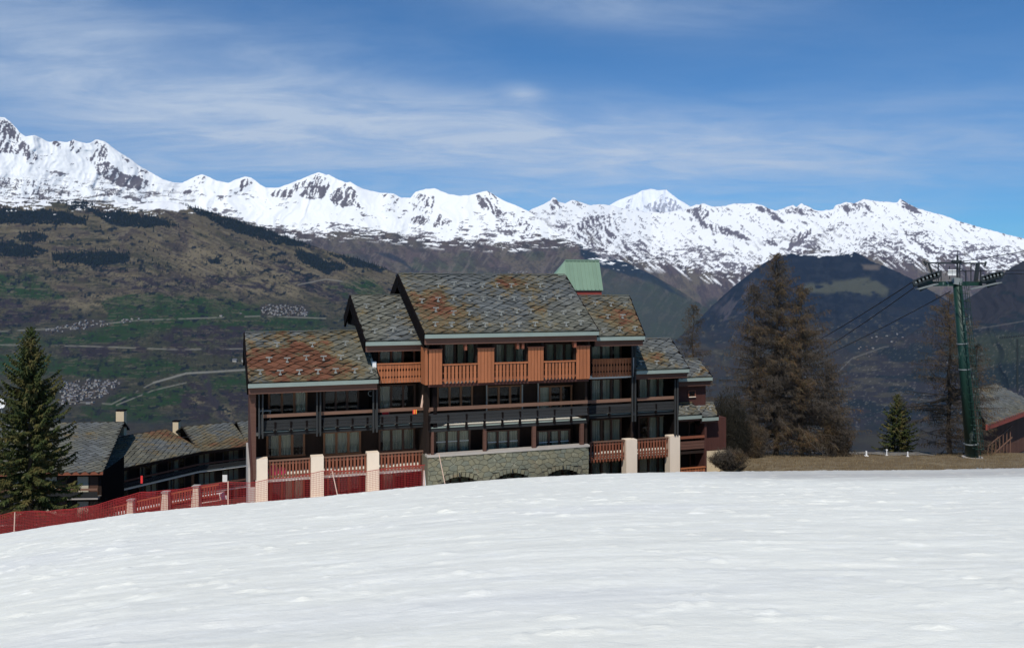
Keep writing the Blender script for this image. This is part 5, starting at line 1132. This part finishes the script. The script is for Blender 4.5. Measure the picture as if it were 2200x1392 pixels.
def larch(label, x, yb, yt, Y, halfw, seed, nb=170, prof=.8, low=.05, group='leafless larch trees', twd=1.0, mat_='twig', fork=None, thick=1.0):
    rg = random.Random(seed); root = tree_root('larch_tree', label, 'larch tree', x, yb, Y, group); Hh = (yb-yt)/F*Y; Wd = halfw/F*Y
    wob = [rg.uniform(-.12, .12) for _ in range(9)]
    def axis(h): q = h/Hh*8; i = min(int(max(q,0)), 7); f = max(q,0)-i; return Vector((wob[i]*(1-f)+wob[i+1]*f, 0, h))
    MB().tube([axis(-.4)]+[axis(Hh*k/8) for k in range(1, 9)], [Hh*.0155*thick*(1-.11*k) for k in range(9)], 8).build('trunk', M['bark'], root)
    mb = MB(); lim = MB()
    for i in range(nb):
        q = (i+rg.random())/nb; h = Hh*(low+(1-low)*q**.95); L = Wd*(1-q)**prof*rg.uniform(.45, 1.12)+.18
        if q < .18: L *= rg.uniform(.5, 1)
        az_ = rg.uniform(0, 6.283); d = Vector((math.cos(az_), math.sin(az_), 0)); side = Vector((-d.y, d.x, 0)); b0 = axis(h)
        up = rg.uniform(-.05, .35)*(.4+q); dr_ = -rg.uniform(.15, .5)*(1-q*.8); ns = max(5, int(L/.20)); path = []
        for k in range(ns+1):
            s = k/ns; path.append(b0+d*L*s+side*(.06*L*math.sin(3*s+i))+Vector((0,0,L*(up*s+dr_*s*s+.18*s**3))))
        lim.tube(path[::max(1, ns//4)] if ns >= 8 else path, [max(.006, .011*L*thick*(1-.8*k/len(path[::max(1, ns//4)] if ns >= 8 else path))) for k in range(len(path[::max(1, ns//4)] if ns >= 8 else path))], 3, cap=False)
        for k in range(1, ns+1):
            p = path[k]; s = k/ns
            for m in range(int(3*twd)+(rg.random() < (3*twd) % 1)):
                ln = rg.uniform(.25, .75)*(.55+.5*(1-s))*min(1.15, .45+L*.3); sg = rg.choice((-1, 1))
                dv = (side*sg*rg.uniform(.2,1)+d*rg.uniform(.0,.9)+Vector((0,0,rg.uniform(-1.1,.35)))).normalized(); e = p+dv*ln
                wv = Vector((.011, .0, .004))*rg.uniform(.7,1.5)*thick; mb.tri(p-wv, p+wv, e)
                for z in range(3):
                    pp = p.lerp(e, rg.uniform(.25, 1)); ee = pp+Vector((rg.uniform(-.16,.16), rg.uniform(-.16,.16), rg.uniform(-.26,.06))); mb.tri(pp-wv*.9, pp+wv*.9, ee)
    mb.build('twigs', M[mat_], root); lim.build('branches', M['bark'], root); return root
larch('tallest bare larch, the pointed centre of the clump right of the chalet', 1668, 990, 546, 63, 150, 21, 330, .66, .10, twd=1.15)
larch('broad bare larch forming the right shoulder of the big clump', 1722, 992, 618, 62, 128, 22, 280, .62, .05, twd=1.1)
larch('bare larch forming the left shoulder of the big clump', 1622, 985, 612, 64, 104, 23, 240, .62, .04, twd=.95)
larch('reddish low spreading larch at the foot of the clump, towards the valley', 1775, 990, 780, 61, 88, 24, 160, .5, .03, twd=1.1)
larch('slim thin bare larch standing behind the chalet roof, left of the clump', 1489, 960, 655, 84, 62, 25, 170, .6, .12, twd=1.1)
larch('tall thin bare larch directly behind the green lift pylon', 2040, 980, 632, 66, 108, 26, 220, .5, .05, twd=.9)
larch('low bare larch between the lift pylon and the brown building', 2098, 985, 740, 63, 66, 27, 120, .5, .05, twd=.8)
def bush(label, x, yb, yt, Y, halfw, seed, n, m, cat='bush', name='bush', lean=0):
    rg = random.Random(seed); root = thing(name, label, cat, PW(x, yb, Y)); Hh = (yb-yt)/F*Y; Wd = halfw/F*Y; mb = MB()
    for i in range(n):
        az_ = rg.uniform(0, 6.283); d = Vector((math.cos(az_)*rg.random()**.5, math.sin(az_)*rg.random()**.5*.6, 0)); L = Hh*rg.uniform(.45, 1.05)*(1-.45*d.length**2); p = Vector((d.x*Wd*.25, d.y*Wd*.25, -.1)); k = 7
        for s in range(1, k+1):
            q = s/k; pn = Vector((d.x*Wd*(.25+.75*q**.8)+lean*q, d.y*Wd*(.25+.75*q**.8), L*q))+Vector((rg.uniform(-.05,.05),)*3); wv = Vector((.014*(1.2-q),.0,0)); mb.quad(p-wv, p+wv, pn+wv*.8, pn-wv*.8)
            for z in range(5):
                e = pn+Vector((rg.uniform(-.3,.3), rg.uniform(-.3,.3), rg.uniform(-.15,.35))); w2 = Vector((.010,0,.003)); mb.tri(pn-w2, pn+w2, e); pq = pn.lerp(e, .6); e2 = pq+Vector((rg.uniform(-.15,.15), rg.uniform(-.15,.15), rg.uniform(-.1,.2))); mb.tri(pq-w2, pq+w2, e2)
            p = pn
    mb.build('twigs', M[m], root); return root
bush('dense dark bush hiding the annex at the right end of the chalet', 1568, 992, 838, 57, 48, 31, 520, 'darkbush')
bush('pale brown tangled shrubs in front of the cream base wall right of the chalet', 1566, 1008, 966, 50, 44, 32, 200, 'twig')
bush('brown shrub under the left side of the larch clump', 1612, 992, 905, 58, 40, 33, 260, 'twig')
bush('brown shrub under the right side of the larch clump', 1800, 990, 880, 60, 38, 34, 200, 'twig')
bush('brown scrub behind the red net below the spruce', 80, 1190, 1098, 41, 90, 35, 420, 'darkbush')
bush('brown scrub behind the red net left of the terrace railing', 200, 1165, 1090, 42, 70, 36, 300, 'darkbush')

# tufts of dead grass on the strip at the right
def tufts():
    rg = random.Random(3); mb = MB()
    for i in range(9000):
        Y = rg.uniform(40.5, 66); x = rg.uniform(1475, 2290); X = (x-CX)/F*Y; z = ground_at(X, Y); h = rg.uniform(.05, .20); w_ = rg.uniform(.012, .03); a = rg.uniform(-.08, .08)
        mb.tri((X-w_, Y, z-.08), (X+w_, Y+w_, z-.08), (X+a, Y+rg.uniform(-.05,.05), z+h))
    m = mat('dead_grass_blades', (.20,.15,.08), .95, .1, lambda t, b, c: t.l.new(t.mix(rnd(t), (.14,.092,.045), (.31,.24,.14)), b.inputs['Base Color']))
    tag(mb.build('dead_grass', m), 'strip of dead brown grass between the snow and the valley edge', 'grass', None, 'stuff')
tufts()
def stones_strip():
    rg = random.Random(9); mb = MB()
    for i in range(900):
        Y = rg.uniform(38.5, 44); x = rg.uniform(2080, 2300); X = (x-CX)/F*Y; z = ground_at(X, Y)+.03; r_ = rg.uniform(.02,.07)
        mb.quad8([(X-r_,Y-r_,z-.05),(X+r_,Y-r_,z-.05),(X+r_,Y+r_,z-.05),(X-r_,Y+r_,z-.05),(X-r_*.6,Y-r_*.5,z+r_*.6),(X+r_*.5,Y-r_*.6,z+r_*.5),(X+r_*.6,Y+r_*.4,z+r_*.7),(X-r_*.4,Y+r_*.6,z+r_*.5)])
    tag(mb.build('gravel', M['steel']), 'grey gravel patch melting out of the snow at the right edge', 'gravel', None, 'stuff')
stones_strip()
# grey track behind the grass with little white marker posts
def track():
    mb = MB(); n = 40; v = []
    for i in range(n):
        x0, x1 = 1725+i*7.2, 1725+(i+1)*7.2
        def p(x, Y): X = (x-CX)/F*Y; return (X, Y, ground_at(X, Y)+.05)
        for k in range(5): y0, y1 = 63.5+k*1.5, 65+k*1.5; mb.quad(p(x0, y0), p(x1, y0), p(x1, y1), p(x0, y1))
    tag(mb.build('track', mat('grey_gravel_track', (.19,.175,.15), .95, .1, speckle(1.5, .4, 0))), kind='structure')
track()
for i, (x, yb, yt, w_, lb) in enumerate(((1776, 991, 976, 3.5, 'leaning white marker post nearest the larch clump'), (1818, 990, 974, 3, 'white marker post with small box, second from the larch clump'), (1861, 990, 976, 5, 'white marker block with a wide foot, in the middle of the grass edge'), (1905, 989, 975, 3, 'white marker post left of the small spruce foot'), (1950, 987, 974, 3.5, 'white marker post nearest the green lift pylon'))):
    Y = 60.5; X_ = (x-CX)/F*Y; g_ = ground_at(X_, Y); yb = HY-g_*F/Y; yt = yb-15; o = thing('marker_post', lb, 'marker post', (X_, Y, g_), 0, 'white marker posts at the grass edge'); k = w_/F*Y/3; h = (yb-yt)/F*Y*.75
    MB().quad8([(-k,-k,-.2),(k,-k,-.2),(k,k,-.2),(-k,k,-.2),(-k*.8+(.15 if i == 0 else 0),-k*.8,h),(k*.8+(.15 if i == 0 else 0),-k*.8,h),(k*.8+(.15 if i == 0 else 0),k*.8,h),(-k*.8+(.15 if i == 0 else 0),k*.8,h)]).build('post', M['white'], o)
    MB().box(-k*2.2, k*2.2, -k*2, k*2, -.1, .06).build('foot', M['white'], o)
    if i in (1, 3): MB().box(-k*1.8, k*1.8, -k*1.2, k*1.2, h, h+.08).build('cap', M['white'], o)

# ------------------------------------------------------------------ lift pylon
def pylon():
    Y = 58; base = PW(2089, 982, Y); root = thing('lift_pylon', 'green tubular chairlift pylon with dark sheave trains and cross arm', 'lift pylon', base)
    q = lambda x, y, dY=0: PW(x, y, Y+dY)-base
    bot, top = q(2089, 984), q(2056, 606)
    MB().tube([bot, bot.lerp(top, .5), top], [.42, .36, .27], 20).build('tube', M['pylon'], root, True)
    for y in (738, 793, 953):
        s = (984-y)/(984-606); c = bot.lerp(top, s); r_ = .42-.15*s+.06; d = (top-bot).normalized()
        MB().tube([c-d*.04, c+d*.04], r_, 20).build('flange', M['steel'], root)
    # ladder with safety hoops up the front right
    off = Vector((.16, -.50, 0)); lad = MB(); L0, L1 = bot+off, top+off*.8
    for sg in (-.17, .17): lad.tube([L0+Vector((sg,0,0)), L1+Vector((sg,0,0))], .018, 5)
    for i in range(44): p = L0.lerp(L1, (i+.5)/44); lad.tube([p-Vector((.17,0,0)), p+Vector((.17,0,0))], .012, 4)
    lad.build('ladder', M['pylon'], root); hoop = MB()
    for i in range(22):
        p = L0.lerp(L1, (i+1.5)/23); ring = [p+Vector((.30*math.cos(a), -.42+.42*math.sin(a)*-1, 0)) for a in [math.pi*k/8 for k in range(9)]]; ring = [p+Vector((.32*math.cos(math.pi*k/8), -.55*math.sin(math.pi*k/8), 0)) for k in range(9)]
        hoop.tube(ring, .022, 4)
    for k in (2, 4, 6): a = math.pi*k/8; o_ = Vector((.32*math.cos(a), -.55*math.sin(a), 0)); hoop.tube([L0.lerp(L1, .06)+o_, L0.lerp(L1, .98)+o_], .018, 4)
    hoop.build('ladder_cage', M['pylon'], root)
    arm = MB().bar(q(2006, 611), q(2108, 610), .30, .26).bar(q(1990, 607), q(2120, 607), .12, .14); arm.build('cross_arm', M['pylon'], root)
    MB().tube([q(2054,612), q(2057,598)], .36, 12).build('head_collar', M['steel'], root)
    for (xa, ya, xb, yb, n) in ((1962, 612, 2018, 591, 7), (2108, 604, 2153, 592, 6)):
        for dz in (-.45, .45):
            A, B_ = q(xa, ya, dz), q(xb, yb, dz); tr = MB().bar(A+Vector((0,0,-.10)), B_+Vector((0,0,-.10)), .08, .16).build('sheave_train', M['metal'], root)
            for i in range(n):
                p = A.lerp(B_, (i+.5)/n)+Vector((0, -.06, .10+.05*math.sin(math.pi*(i+.5)/n))); link('sheave', MB().tube([p-Vector((0,.05,0)), p+Vector((0,.05,0))], .23, 14).mesh('sheave', M['metal']), tr)
                link('sheave_hub', MB().tube([p-Vector((0,.075,0)), p-Vector((0,.05,0))], .07, 8).mesh('sheave_hub', M['steel']), tr)
        MB().bar(q(xa+12, ya+8), q(xb-14, yb+14), .10, .45).build('rocker_beam', M['metal'], root)
    for (a, b) in (((1970, 622), (2012, 610)), ((2082, 622), (2148, 607))):
        w_ = MB().bar(q(*a, -.8), q(*b, -.8), .55, .05).build('walkway', M['steel'], root)
        link('guard_rail', MB().tube([q(a[0], a[1]-14, -1.0), q(b[0], b[1]-14, -1.0)], .015, 4).tube([q(*a, -1.0), q(a[0], a[1]-14, -1.0)], .015, 4).tube([q(*b, -1.0), q(b[0], b[1]-14, -1.0)], .015, 4).mesh('guard_rail', M['metal']), w_)
    fm = MB().bar(q(1990, 565), q(2118, 566), .09, .10).bar(q(2046, 562), q(2064, 562), .3, .2)
    for a, b, w_ in (((1995,566),(2003,588),.10), ((2101,567),(2096,606),.20), ((2057,548),(2057,604),.10), ((2062,562),(2062,604),.06), ((2016,566),(2016,604),.05), ((2040,572),(2040,600),.04), ((2075,580),(2075,606),.06), ((2107,578),(2107,606),.07), ((2086,567),(2086,604),.05), ((2022,580),(2022,604),.05), ((1985,561),(1990,570),.10), ((2118,562),(2116,572),.10)):
        fm.bar(q(*a), q(*b), w_, w_)
    ar = [q(2054-22*math.cos(math.pi*k/10), 592-16*math.sin(math.pi*k/10), -.1) for k in range(11)]; fm.tube(ar, .025, 5); fm.build('maintenance_frame', M['metal'], root)
    MB().tube([q(2057, 552), q(2057, 538)], .015, 5).build('antenna', M['metal'], root)
    sg = MB().box(*sorted((q(2026.5,0).x, q(2043.5,0).x)), -.65, -.62, q(0,592.5).z, q(0,579.5).z).build('number_plate', M['white'], root)
    a = q(2035,0).x; link('plate_line', MB().box(a-.012, a+.012, -.665, -.652, q(0,592.5).z, q(0,579.5).z).box(q(2026.5,0).x, q(2043.5,0).x, -.664, -.653, q(0,586.6).z, q(0,585.8).z).mesh('plate_line', M['steel']), sg)
    for (x, y, l) in ((1962, 612, 1), (2150, 594, 1)): pass
    MB().box(q(2046,0).x, q(2066,0).x, -.6, .6, q(0,984).z-.3, q(0,978).z).build('base_plate', M['grey_render'], root) if False else MB().tube([q(2089, 990), q(2089, 981)], .68, 16).build('base_plate', M['grey_render'], root)
pylon()
def cable(label, pts, r_=.028, sag=.0):
    P_ = [PW(*p) for p in pts]; out = []
    for a, b in zip(P_, P_[1:]):
        for k in range(13): s = k/12; out.append(a.lerp(b, s)-Vector((0,0,sag*4*s*(1-s)*(b-a).length*.01)))
    tag(MB().tube(out, r_, 5).build('lift_cable', M['cable']), label, 'cable', 'chairlift cables')
cable('upper dark haul cable running down left from the pylon sheaves', [(1960, 606, 57.6), (1600, 806, 120)], .038, 1.0)
cable('lower dark haul cable running down left just under the upper one', [(1964, 618, 58.4), (1600, 842, 122)], .038, 1.0)
cable('third cable descending left from below the pylon cross arm', [(2042, 626, 58), (1600, 830, 125)], .034, 1.0)
cable('thin cable rising to the right from the top of the pylon frame', [(2060, 563, 58), (2300, 520, 47)], .026, .6)
cable('dark cable level with the white plate, leaving to the right edge', [(2020, 583, 57.6), (2150, 581, 53), (2320, 578, 47)], .028, .3)
cable('dark cable leaving the right sheave train to the right edge', [(2153, 588, 58.4), (2320, 588, 49)], .028, .2)
def far_pylon():
    Y = 210; b = PW(2186, 838, Y); o = thing('lift_pylon', 'small distant dark lift pylon with a row of wheels at the right edge', 'lift pylon', b)
    q = lambda x, y: PW(x, y, Y)-b
    MB().tube([q(2186, 840), q(2186, 728)], .22, 8).build('tube', M['metal'], o); MB().bar(q(2150, 727), q(2215, 720), .4, .18).build('cross_arm', M['metal'], o)
    for i in range(14): p = q(2148+i*5, 725-i*.45); MB().tube([p-Vector((0,.1,0)), p+Vector((0,.1,0))], .20, 8).build('sheave', M['metal'], o)
far_pylon()

# ------------------------------------------------------------------ brown building at the right edge
def right_house():
    fH = Frame(2118, 63, 44, -14); root = thing('mountain_house', 'brown boarded building with a mossy slate roof and red fascia at the right edge', 'house', (fH.ox, fH.oy, fH.z0), fH.a)
    w0 = fH.W(2118, 912, 0); uE = 14.5; T = math.tan(R(25)); _, vr, wr = fH.slope(2200, 805, 0, w0, T); vr = max(vr, 3)
    uX = fH.slope(2110, 852, 0, w0, T)[0]; cs = math.cos(math.atan(T)); P = lambda u, v, h=0: (u, v, w0+v*T+h)
    ro = MB().quad8([P(0,0,-.2),P(uE,0,-.2),P(uE,vr,-.2),P(uX,vr,-.2),P(0,0),P(uE,0),P(uE,vr),P(uX,vr)]).build('roof', M['under'], root); sl_ = MB(); a, b = .62, .42; n = 0
    for i in range(int(vr/(b/2))):
        for k in range(int(uE/a)+2):
            u = k*a+(i%2)*a/2; v = i*b/2; J = lambda s: random.uniform(-s, s)
            c = [(u+J(.1), v-b/2, .10), (u+a/2-.02, v+J(.05), .06), (u+J(.1), v+b/2-.01, .01), (u-a/2+.02, v+J(.05), .06)]; c = [(max(x, y/vr*uX), min(y, vr), z+J(.01)) for x, y, z in c]
            sl_.quad8([P(x, y, z) for x, y, z in c]+[P(x, y, z-.06) for x, y, z in c], 0, [(0,1,2,3),(0,4,5,1),(1,5,6,2),(2,6,7,3),(3,7,4,0)])
    tag(sl_.build('slate_layer', M['slate'], ro), kind='stuff')
    MB().quad8([(uX,vr,w0+vr*T-.2),(uE,vr,w0+vr*T-.2),(uE,vr*2,w0-.2),(uX+2,vr*2,w0-.2),(uX,vr,w0+vr*T),(uE,vr,w0+vr*T),(uE,vr*2,w0),(uX+2,vr*2,w0)]).build('rear_roof', M['under'], root)
    MB().box(-.05, uE, -.12, 0, w0-.42, w0+.02).build('fascia', mat('red_fascia_board', (.30,.075,.055), .7, .2, woodh), root)
    wl = MB().box(1.0, uE, 1.0, 1.1, -.5, w0+.1).build('wall', M['darkred'], root)
    MB().prism([(1.0,1.1),(uX+.8,vr),(uX+1.0,vr),(1.2,1.1)], lambda a, b, d: (a, b, d), -.5, w0).build('end_wall', M['darkred'], root)
    for i in range(46): u = 1.05+i*.30; link('board', SLATS.setdefault('hb', MB().box(-.135, .135, -.03, 0, -.4, w0+.05).mesh('board', M['brownbeam'])), wl, (u, 1.0, 0))
    for (xa, za, xb, zb) in ((2.0, w0-2.0, 8.5, w0-1.1), (2.0, w0-3.0, 8.5, w0-2.1)): MB().bar((xa, .4, za), (xb, .4, zb), .07, .09).build('stair_rail', M['rail'], root)
    for i in range(7): MB().bar((2.0+i, .4, w0-4.2+i*.14), (2.0+i, .4, w0-2.0+i*.14), .06, .06).build('baluster', M['rail'], root)
right_house()

# ------------------------------------------------------------------ things on the balconies
def item(name, label, cat, loc, rz=0): return thing(name, label, cat, loc, rz)
def W3(x, y, v, dv=0): u = fr.U(x, v); return fr.world(u, v, fr.W(x, y, v))
o = item('deck_chair', 'red canvas deck chair on the upper left balcony', 'chair', W3(828, 893, .55), fr.a)
MB().quad8([(-.20,-.02,.0),(.22,-.02,.0),(.22,.02,.0),(-.20,.02,.0),(-.17,.15,.36),(.25,.15,.36),(.25,.19,.36),(-.17,.19,.36)]).build('backrest', M['red'], o); MB().box(-.2, .22, -.45, -.03, -.06, -.02).build('seat', M['red'], o)
for sx in (-.2, .2): MB().tube([(sx, -.45, -.45), (sx, .18, .38)], .014, 5).build('leg', M['steel'], o)
o = item('towel', 'orange striped towel hanging over the balcony rail near the chalet corner', 'towel', W3(891, 884, -.06), fr.a)
for k, m in enumerate(('red', 'yellow', 'red', 'yellow')): MB().box(-.12+.06*k, -.065+.06*k, -.045+.004*k, -.03+.004*k, -.13, .12).build('stripe', M[m], o)
o = item('wreath', 'pale round wreath hung by the upper balcony post', 'wreath', W3(797, 845, 1.1), fr.a)
MB().tube([(.15*math.cos(2*math.pi*k/16), 0, .15*math.sin(2*math.pi*k/16)) for k in range(17)], .028, 6).build('ring', M['steel'], o)
o = item('ski_pair', 'pair of pale skis leaning in the chalet corner balcony', 'skis', W3(906, 872, -.05), fr.a)
for dx_ in (0, .05): MB().bar((dx_-.05, .0, -.1), (dx_+.10, .12, .62), .07, .02).build('ski', M['netpole'], o)
for i, (x, y, lb) in enumerate(((588, 1012, 'pink plastic sledge leaning behind the lowest left balustrade'), (606, 1012, 'smaller pink plastic sledge right of the first one'))):
    o = item('sledge', lb, 'sledge', W3(x, y, .35), fr.a); k = .30 if i == 0 else .20
    MB().prism([(k*math.cos(a), .32*math.sin(a)*(1 if i == 0 else .8)) for a in [2*math.pi*j/16 for j in range(16)]], lambda a, b, d: (a, d, b), -.03, .03).build('shell', M['pink'], o)
    MB().tube([(k*.8*math.cos(a), -.04, .26*math.sin(a)) for a in [2*math.pi*j/16 for j in range(17)]], .02, 5).build('rim', M['pink'], o)
o = item('folding_table', 'grey folding table end standing on the leftmost upper balcony', 'table', W3(570, 885, .5), fr.a); MB().box(-.35, .3, -.2, .2, .05, .12).build('top', M['steel'], o)
for sx in (-.3, .25):
    for sy in (-.15, .15): MB().box(sx-.02, sx+.02, sy-.02, sy+.02, -.65, .05).build('leg', M['steel'], o)

# ------------------------------------------------------------------ villages and single trees across the valley
def house_mesh(wm, rm, seed):
    rg = random.Random(seed); w_, d, h, r_ = rg.uniform(4.5, 7), rg.uniform(4, 6), rg.uniform(4.5, 7), rg.uniform(2.0, 3.2); mb = MB().box(-w_, w_, -d, d, -3, h, 0)
    for s in (-1, 1): mb.quad8([(-w_-1, 0, h+r_), (w_+1, 0, h+r_), (w_+1, s*(d+1), h-.4), (-w_-1, s*(d+1), h-.4), (-w_-1, 0, h+r_+.5), (w_+1, 0, h+r_+.5), (w_+1, s*(d+1), h+.1), (-w_-1, s*(d+1), h+.1)], 1)
    mb.prism([(-d, h), (d, h), (0, h+r_)], lambda a, b, dd: (dd, a, b), -w_+.05, w_-.05, 0)
    for k in (-.5, .0, .5): mb.box(w_*k-.6, w_*k+.6, -d-.1, -d+.05, h*.45, h*.45+1.5, 2)
    return mb.mesh('small_house', [wm, rm, M['dark']])
wl_ = [mat('village_pale_wall', (.34,.325,.29), .9, .1), mat('village_stone_wall', (.27,.25,.22), .9, .1), mat('village_timber_wall', (.10,.075,.055), .9, .1)]
rf_ = [mat('village_grey_roof', (.12,.12,.13), .7, .2), mat('village_pale_roof', (.20,.20,.215), .6, .3), mat('village_brown_roof', (.11,.085,.07), .8, .2)]
HM = [house_mesh(wl_[i % 3], rf_[(i//3) % 3], i) for i in range(9)]
def village(key, poly, n, label, group, sc, seed):
    sc *= 1.12
    rg = random.Random(seed); P_ = np.array(poly, float); x0, y0 = P_.min(0); x1, y1 = P_.max(0); k = 0; tries = 0; got = []; sh = MB()
    for i in range(int(n*2.2) if n > 5 else 0):
        x, y = rg.uniform(x0, x1), rg.uniform(y0, y1)
        if float(poly_mask(np.array([[x]]), np.array([[y]]), poly, 1)[0, 0]) < .5: continue
        p = Vector(on_sheet(key, x, y) if key else PW(x, y, 702*F/(y-HY))); a, b, h = rg.uniform(3, 6)*sc, rg.uniform(3, 4)*sc, rg.uniform(3, 6)*sc; mi = rg.choice((0, 1, 1, 2))
        sh.box(p.x-a, p.x+a, p.y-b-10, p.y+b-10, p.z-4, p.z+h, mi); sh.prism([(-b, h), (b, h), (0, h+3*sc)], lambda c, d, e: (p.x+e, p.y-10+c, p.z+d), -a, a, rg.choice((0, 2, 2, 1)))
    if sh.v: tag(sh.build('village_outbuildings', [wl_[1], rf_[0], wl_[2]]), 'grey and dark barns and sheds crowded between the village houses', 'barns', None, 'stuff')
    while k < n and tries < n*60:
        tries += 1; x, y = rg.uniform(x0, x1), rg.uniform(y0, y1)
        if float(poly_mask(np.array([[x]]), np.array([[y]]), poly, 1)[0, 0]) < .5: continue
        if any(abs(x-a) < 2.5 and abs(y-b) < 1.4 for a, b in got): continue
        got.append((x, y)); p = on_sheet(key, x, y) if key else PW(x, y, 702*F/(y-HY)); p = Vector(p)+Vector((0, -12, 1))
        hi = rg.choice((0, 0, 1, 2, 3, 3, 4, 5, 6, 7)); o = link('village_house', HM[hi], None, p, (0, 0, rg.choice((0, 0, .4, 1.2, -.5))), (sc,)*3); wk = ('pale-walled', 'stone-grey', 'dark timber')[hi % 3]; rk = ('grey', 'light grey', 'brown')[hi//3]; q3 = (x-x0)/(x1-x0+1e-6); v3_ = (y-y0)/(y1-y0+1e-6); tag(o, label if n < 2 else f"{wk} house, {rk} roof, {'left' if q3 < .34 else 'right' if q3 > .66 else 'middle'} {'upper' if v3_ < .5 else 'lower'} part of {label}", 'house', group); k += 1
village('valley_hillside', [(562,660),(578,653),(610,656),(655,659),(664,668),(660,679),(600,678),(565,676)], 52, 'hamlet left of the chalet roofs', 'houses of the upper hamlet', .95, 1)
village('valley_hillside', [(90,708),(150,698),(190,686),(215,688),(238,696),(215,702),(150,711),(100,716)], 34, 'hamlet above the spruce top', 'houses of the left hamlet', .95, 2)
village('valley_hillside', [(252,688),(300,684),(302,691),(254,694)], 6, 'road cluster right of that hamlet', 'houses by the hillside road', .9, 3)
village('valley_hillside', [(138,822),(200,816),(240,815),(262,820),(245,838),(228,852),(180,858),(215,868),(130,868),(132,845)], 78, 'village above the cream chimney', 'houses of the lower village', .95, 4)
village('valley_hillside', [(470,676),(480,676),(480,681),(470,681)], 1, 'single large barn in the green meadow left of the upper hamlet', 'barns in the meadow', 1.3, 5)
village('valley_hillside', [(510,672),(520,672),(520,677),(510,677)], 1, 'single white hut in the green meadow nearest the upper hamlet', 'barns in the meadow', .9, 6)
village('valley_hillside', [(494,776),(530,774),(530,784),(494,782)], 3, 'farm beside the chalet roof', 'farm buildings by the chalet roof', 1.8, 7)
village(None, [(1440,742),(1500,732),(1560,738),(1600,752),(1590,768),(1500,764),(1445,756)], 62, 'valley town beside the slim larch', 'buildings of the valley town', 2.0, 8)
village(None, [(1560,790),(1620,788),(1640,806),(1570,808)], 12, 'valley houses behind the larches', 'buildings low in the valley', 1.5, 9)
village('snowy_mountain_range', [(1090,585),(1135,582),(1130,588),(1095,590)], 8, 'mountain hamlet above the main roof', 'houses above the main roof', 1.3, 10)
village('far_mountain_range', [(1296,622),(1325,624),(1330,632),(1300,631)], 7, 'slope hamlet beside the green tower', 'houses beside the green tower', 1.6, 11)
village('far_mountain_range', [(1430,646),(1490,650),(1480,658),(1435,654)], 9, 'far hamlet above the slim larch', 'houses on the far slope', 1.8, 12)
village('forested_hill', [(1830,728),(1960,712),(1970,745),(1840,790)], 12, 'slope between larches and pylon', 'houses on the lower right slope', 1.1, 13)
def conifer_mesh(seed):
    rg = random.Random(seed); mb = MB(); n = 6; prev = 0
    for (r0, z0, z1) in ((4.2, 1.5, 10), (3.3, 6.5, 15), (2.1, 11.5, 20)):
        for k in range(n):
            a0, a1 = 2*math.pi*k/n, 2*math.pi*(k+1)/n; mb.tri((r0*rg.uniform(.8,1.2)*math.cos(a0), r0*math.sin(a0), z0), (r0*math.cos(a1), r0*math.sin(a1), z0+rg.uniform(-.6,.6)), (0, 0, z1))
    return mb
CM = [conifer_mesh(i) for i in range(3)]; cmat = mat('far_conifer', (.013,.022,.017), .9, .1); cms = [c.mesh('far_conifer', cmat) for c in CM]
def scatter(key, polys, n, seed, sc=1.0, rest='far_forest'):
    rg = random.Random(seed); mb = MB()
    for poly in polys:
        P_ = np.array(poly, float); x0, y0 = np.maximum(P_.min(0), (-150, 0)); x1, y1 = P_.max(0); m = int(n*(x1-x0)*(y1-y0)/6000)+8
        for i in range(m):
            x, y = rg.uniform(x0-6, x1+6), rg.uniform(y0-3, y1+4)
            if float(poly_mask(np.array([[x]]), np.array([[y]]), poly, 6, 7, 120)[0, 0]) < rg.random(): continue
            p = on_sheet(key, x, y); b = CM[i % 3]; s = sc*rg.uniform(.6, 1.25)
            k = len(mb.v); mb.v += [(p.x+vx*s, p.y-6+vy*s, p.z+vz*s-2) for vx, vy, vz in b.v]; mb.f += [tuple(k+j for j in f) for f in b.f]; mb.m += [0]*len(b.f)
    tag(mb.build(rest, cmat), 'dense dark conifer woods on the hillside across the valley', 'forest', None, 'stuff')
scatter('valley_hillside', HF, 900, 41, 1.5)
rg = random.Random(77); cnt = 0
while cnt < 120:
    x, y = rg.uniform(0, 700), rg.gauss(545, 32)
    if not (480 < y < 640) or y < interp(HILL_SIL, x)+12 or (x > 330 and rg.random() < .6): continue
    p = on_sheet('valley_hillside', x, y)
    o = link('distant_conifer', cms[cnt % 3], None, (p.x, p.y-5, p.z-2), None, (rg.uniform(1.0, 2.0),)*3); tag(o, 'tiny dark conifer alone on the brown hillside, '+('far left' if x < 180 else 'above the spruce to chalet gap' if x < 400 else 'near the dark woods right')+(', upper slope' if y < 530 else ', mid slope' if y < 570 else ', lower slope'), 'conifer', 'lone conifers on the brown hillside'); cnt += 1
# ------------------------------------------------------------------ air
def haze():
    mb = MB(); mb.box(-26000, 26000, -60, 27500, -1800, 5200)
    m = bpy.data.materials.new('valley_air'); m.use_nodes = True; t = NT(m.node_tree); t.n.clear()
    v = t.new('ShaderNodeVolumePrincipled'); v.inputs['Color'].default_value = (.38,.58,1.0,1); v.inputs['Density'].default_value = HAZE; v.inputs['Anisotropy'].default_value = 0.0
    o = t.new('ShaderNodeOutputMaterial'); t.l.new(v.outputs[0], o.inputs['Volume'])
    tag(mb.build('haze', m), kind='stuff')
HAZE = .85e-5
haze()
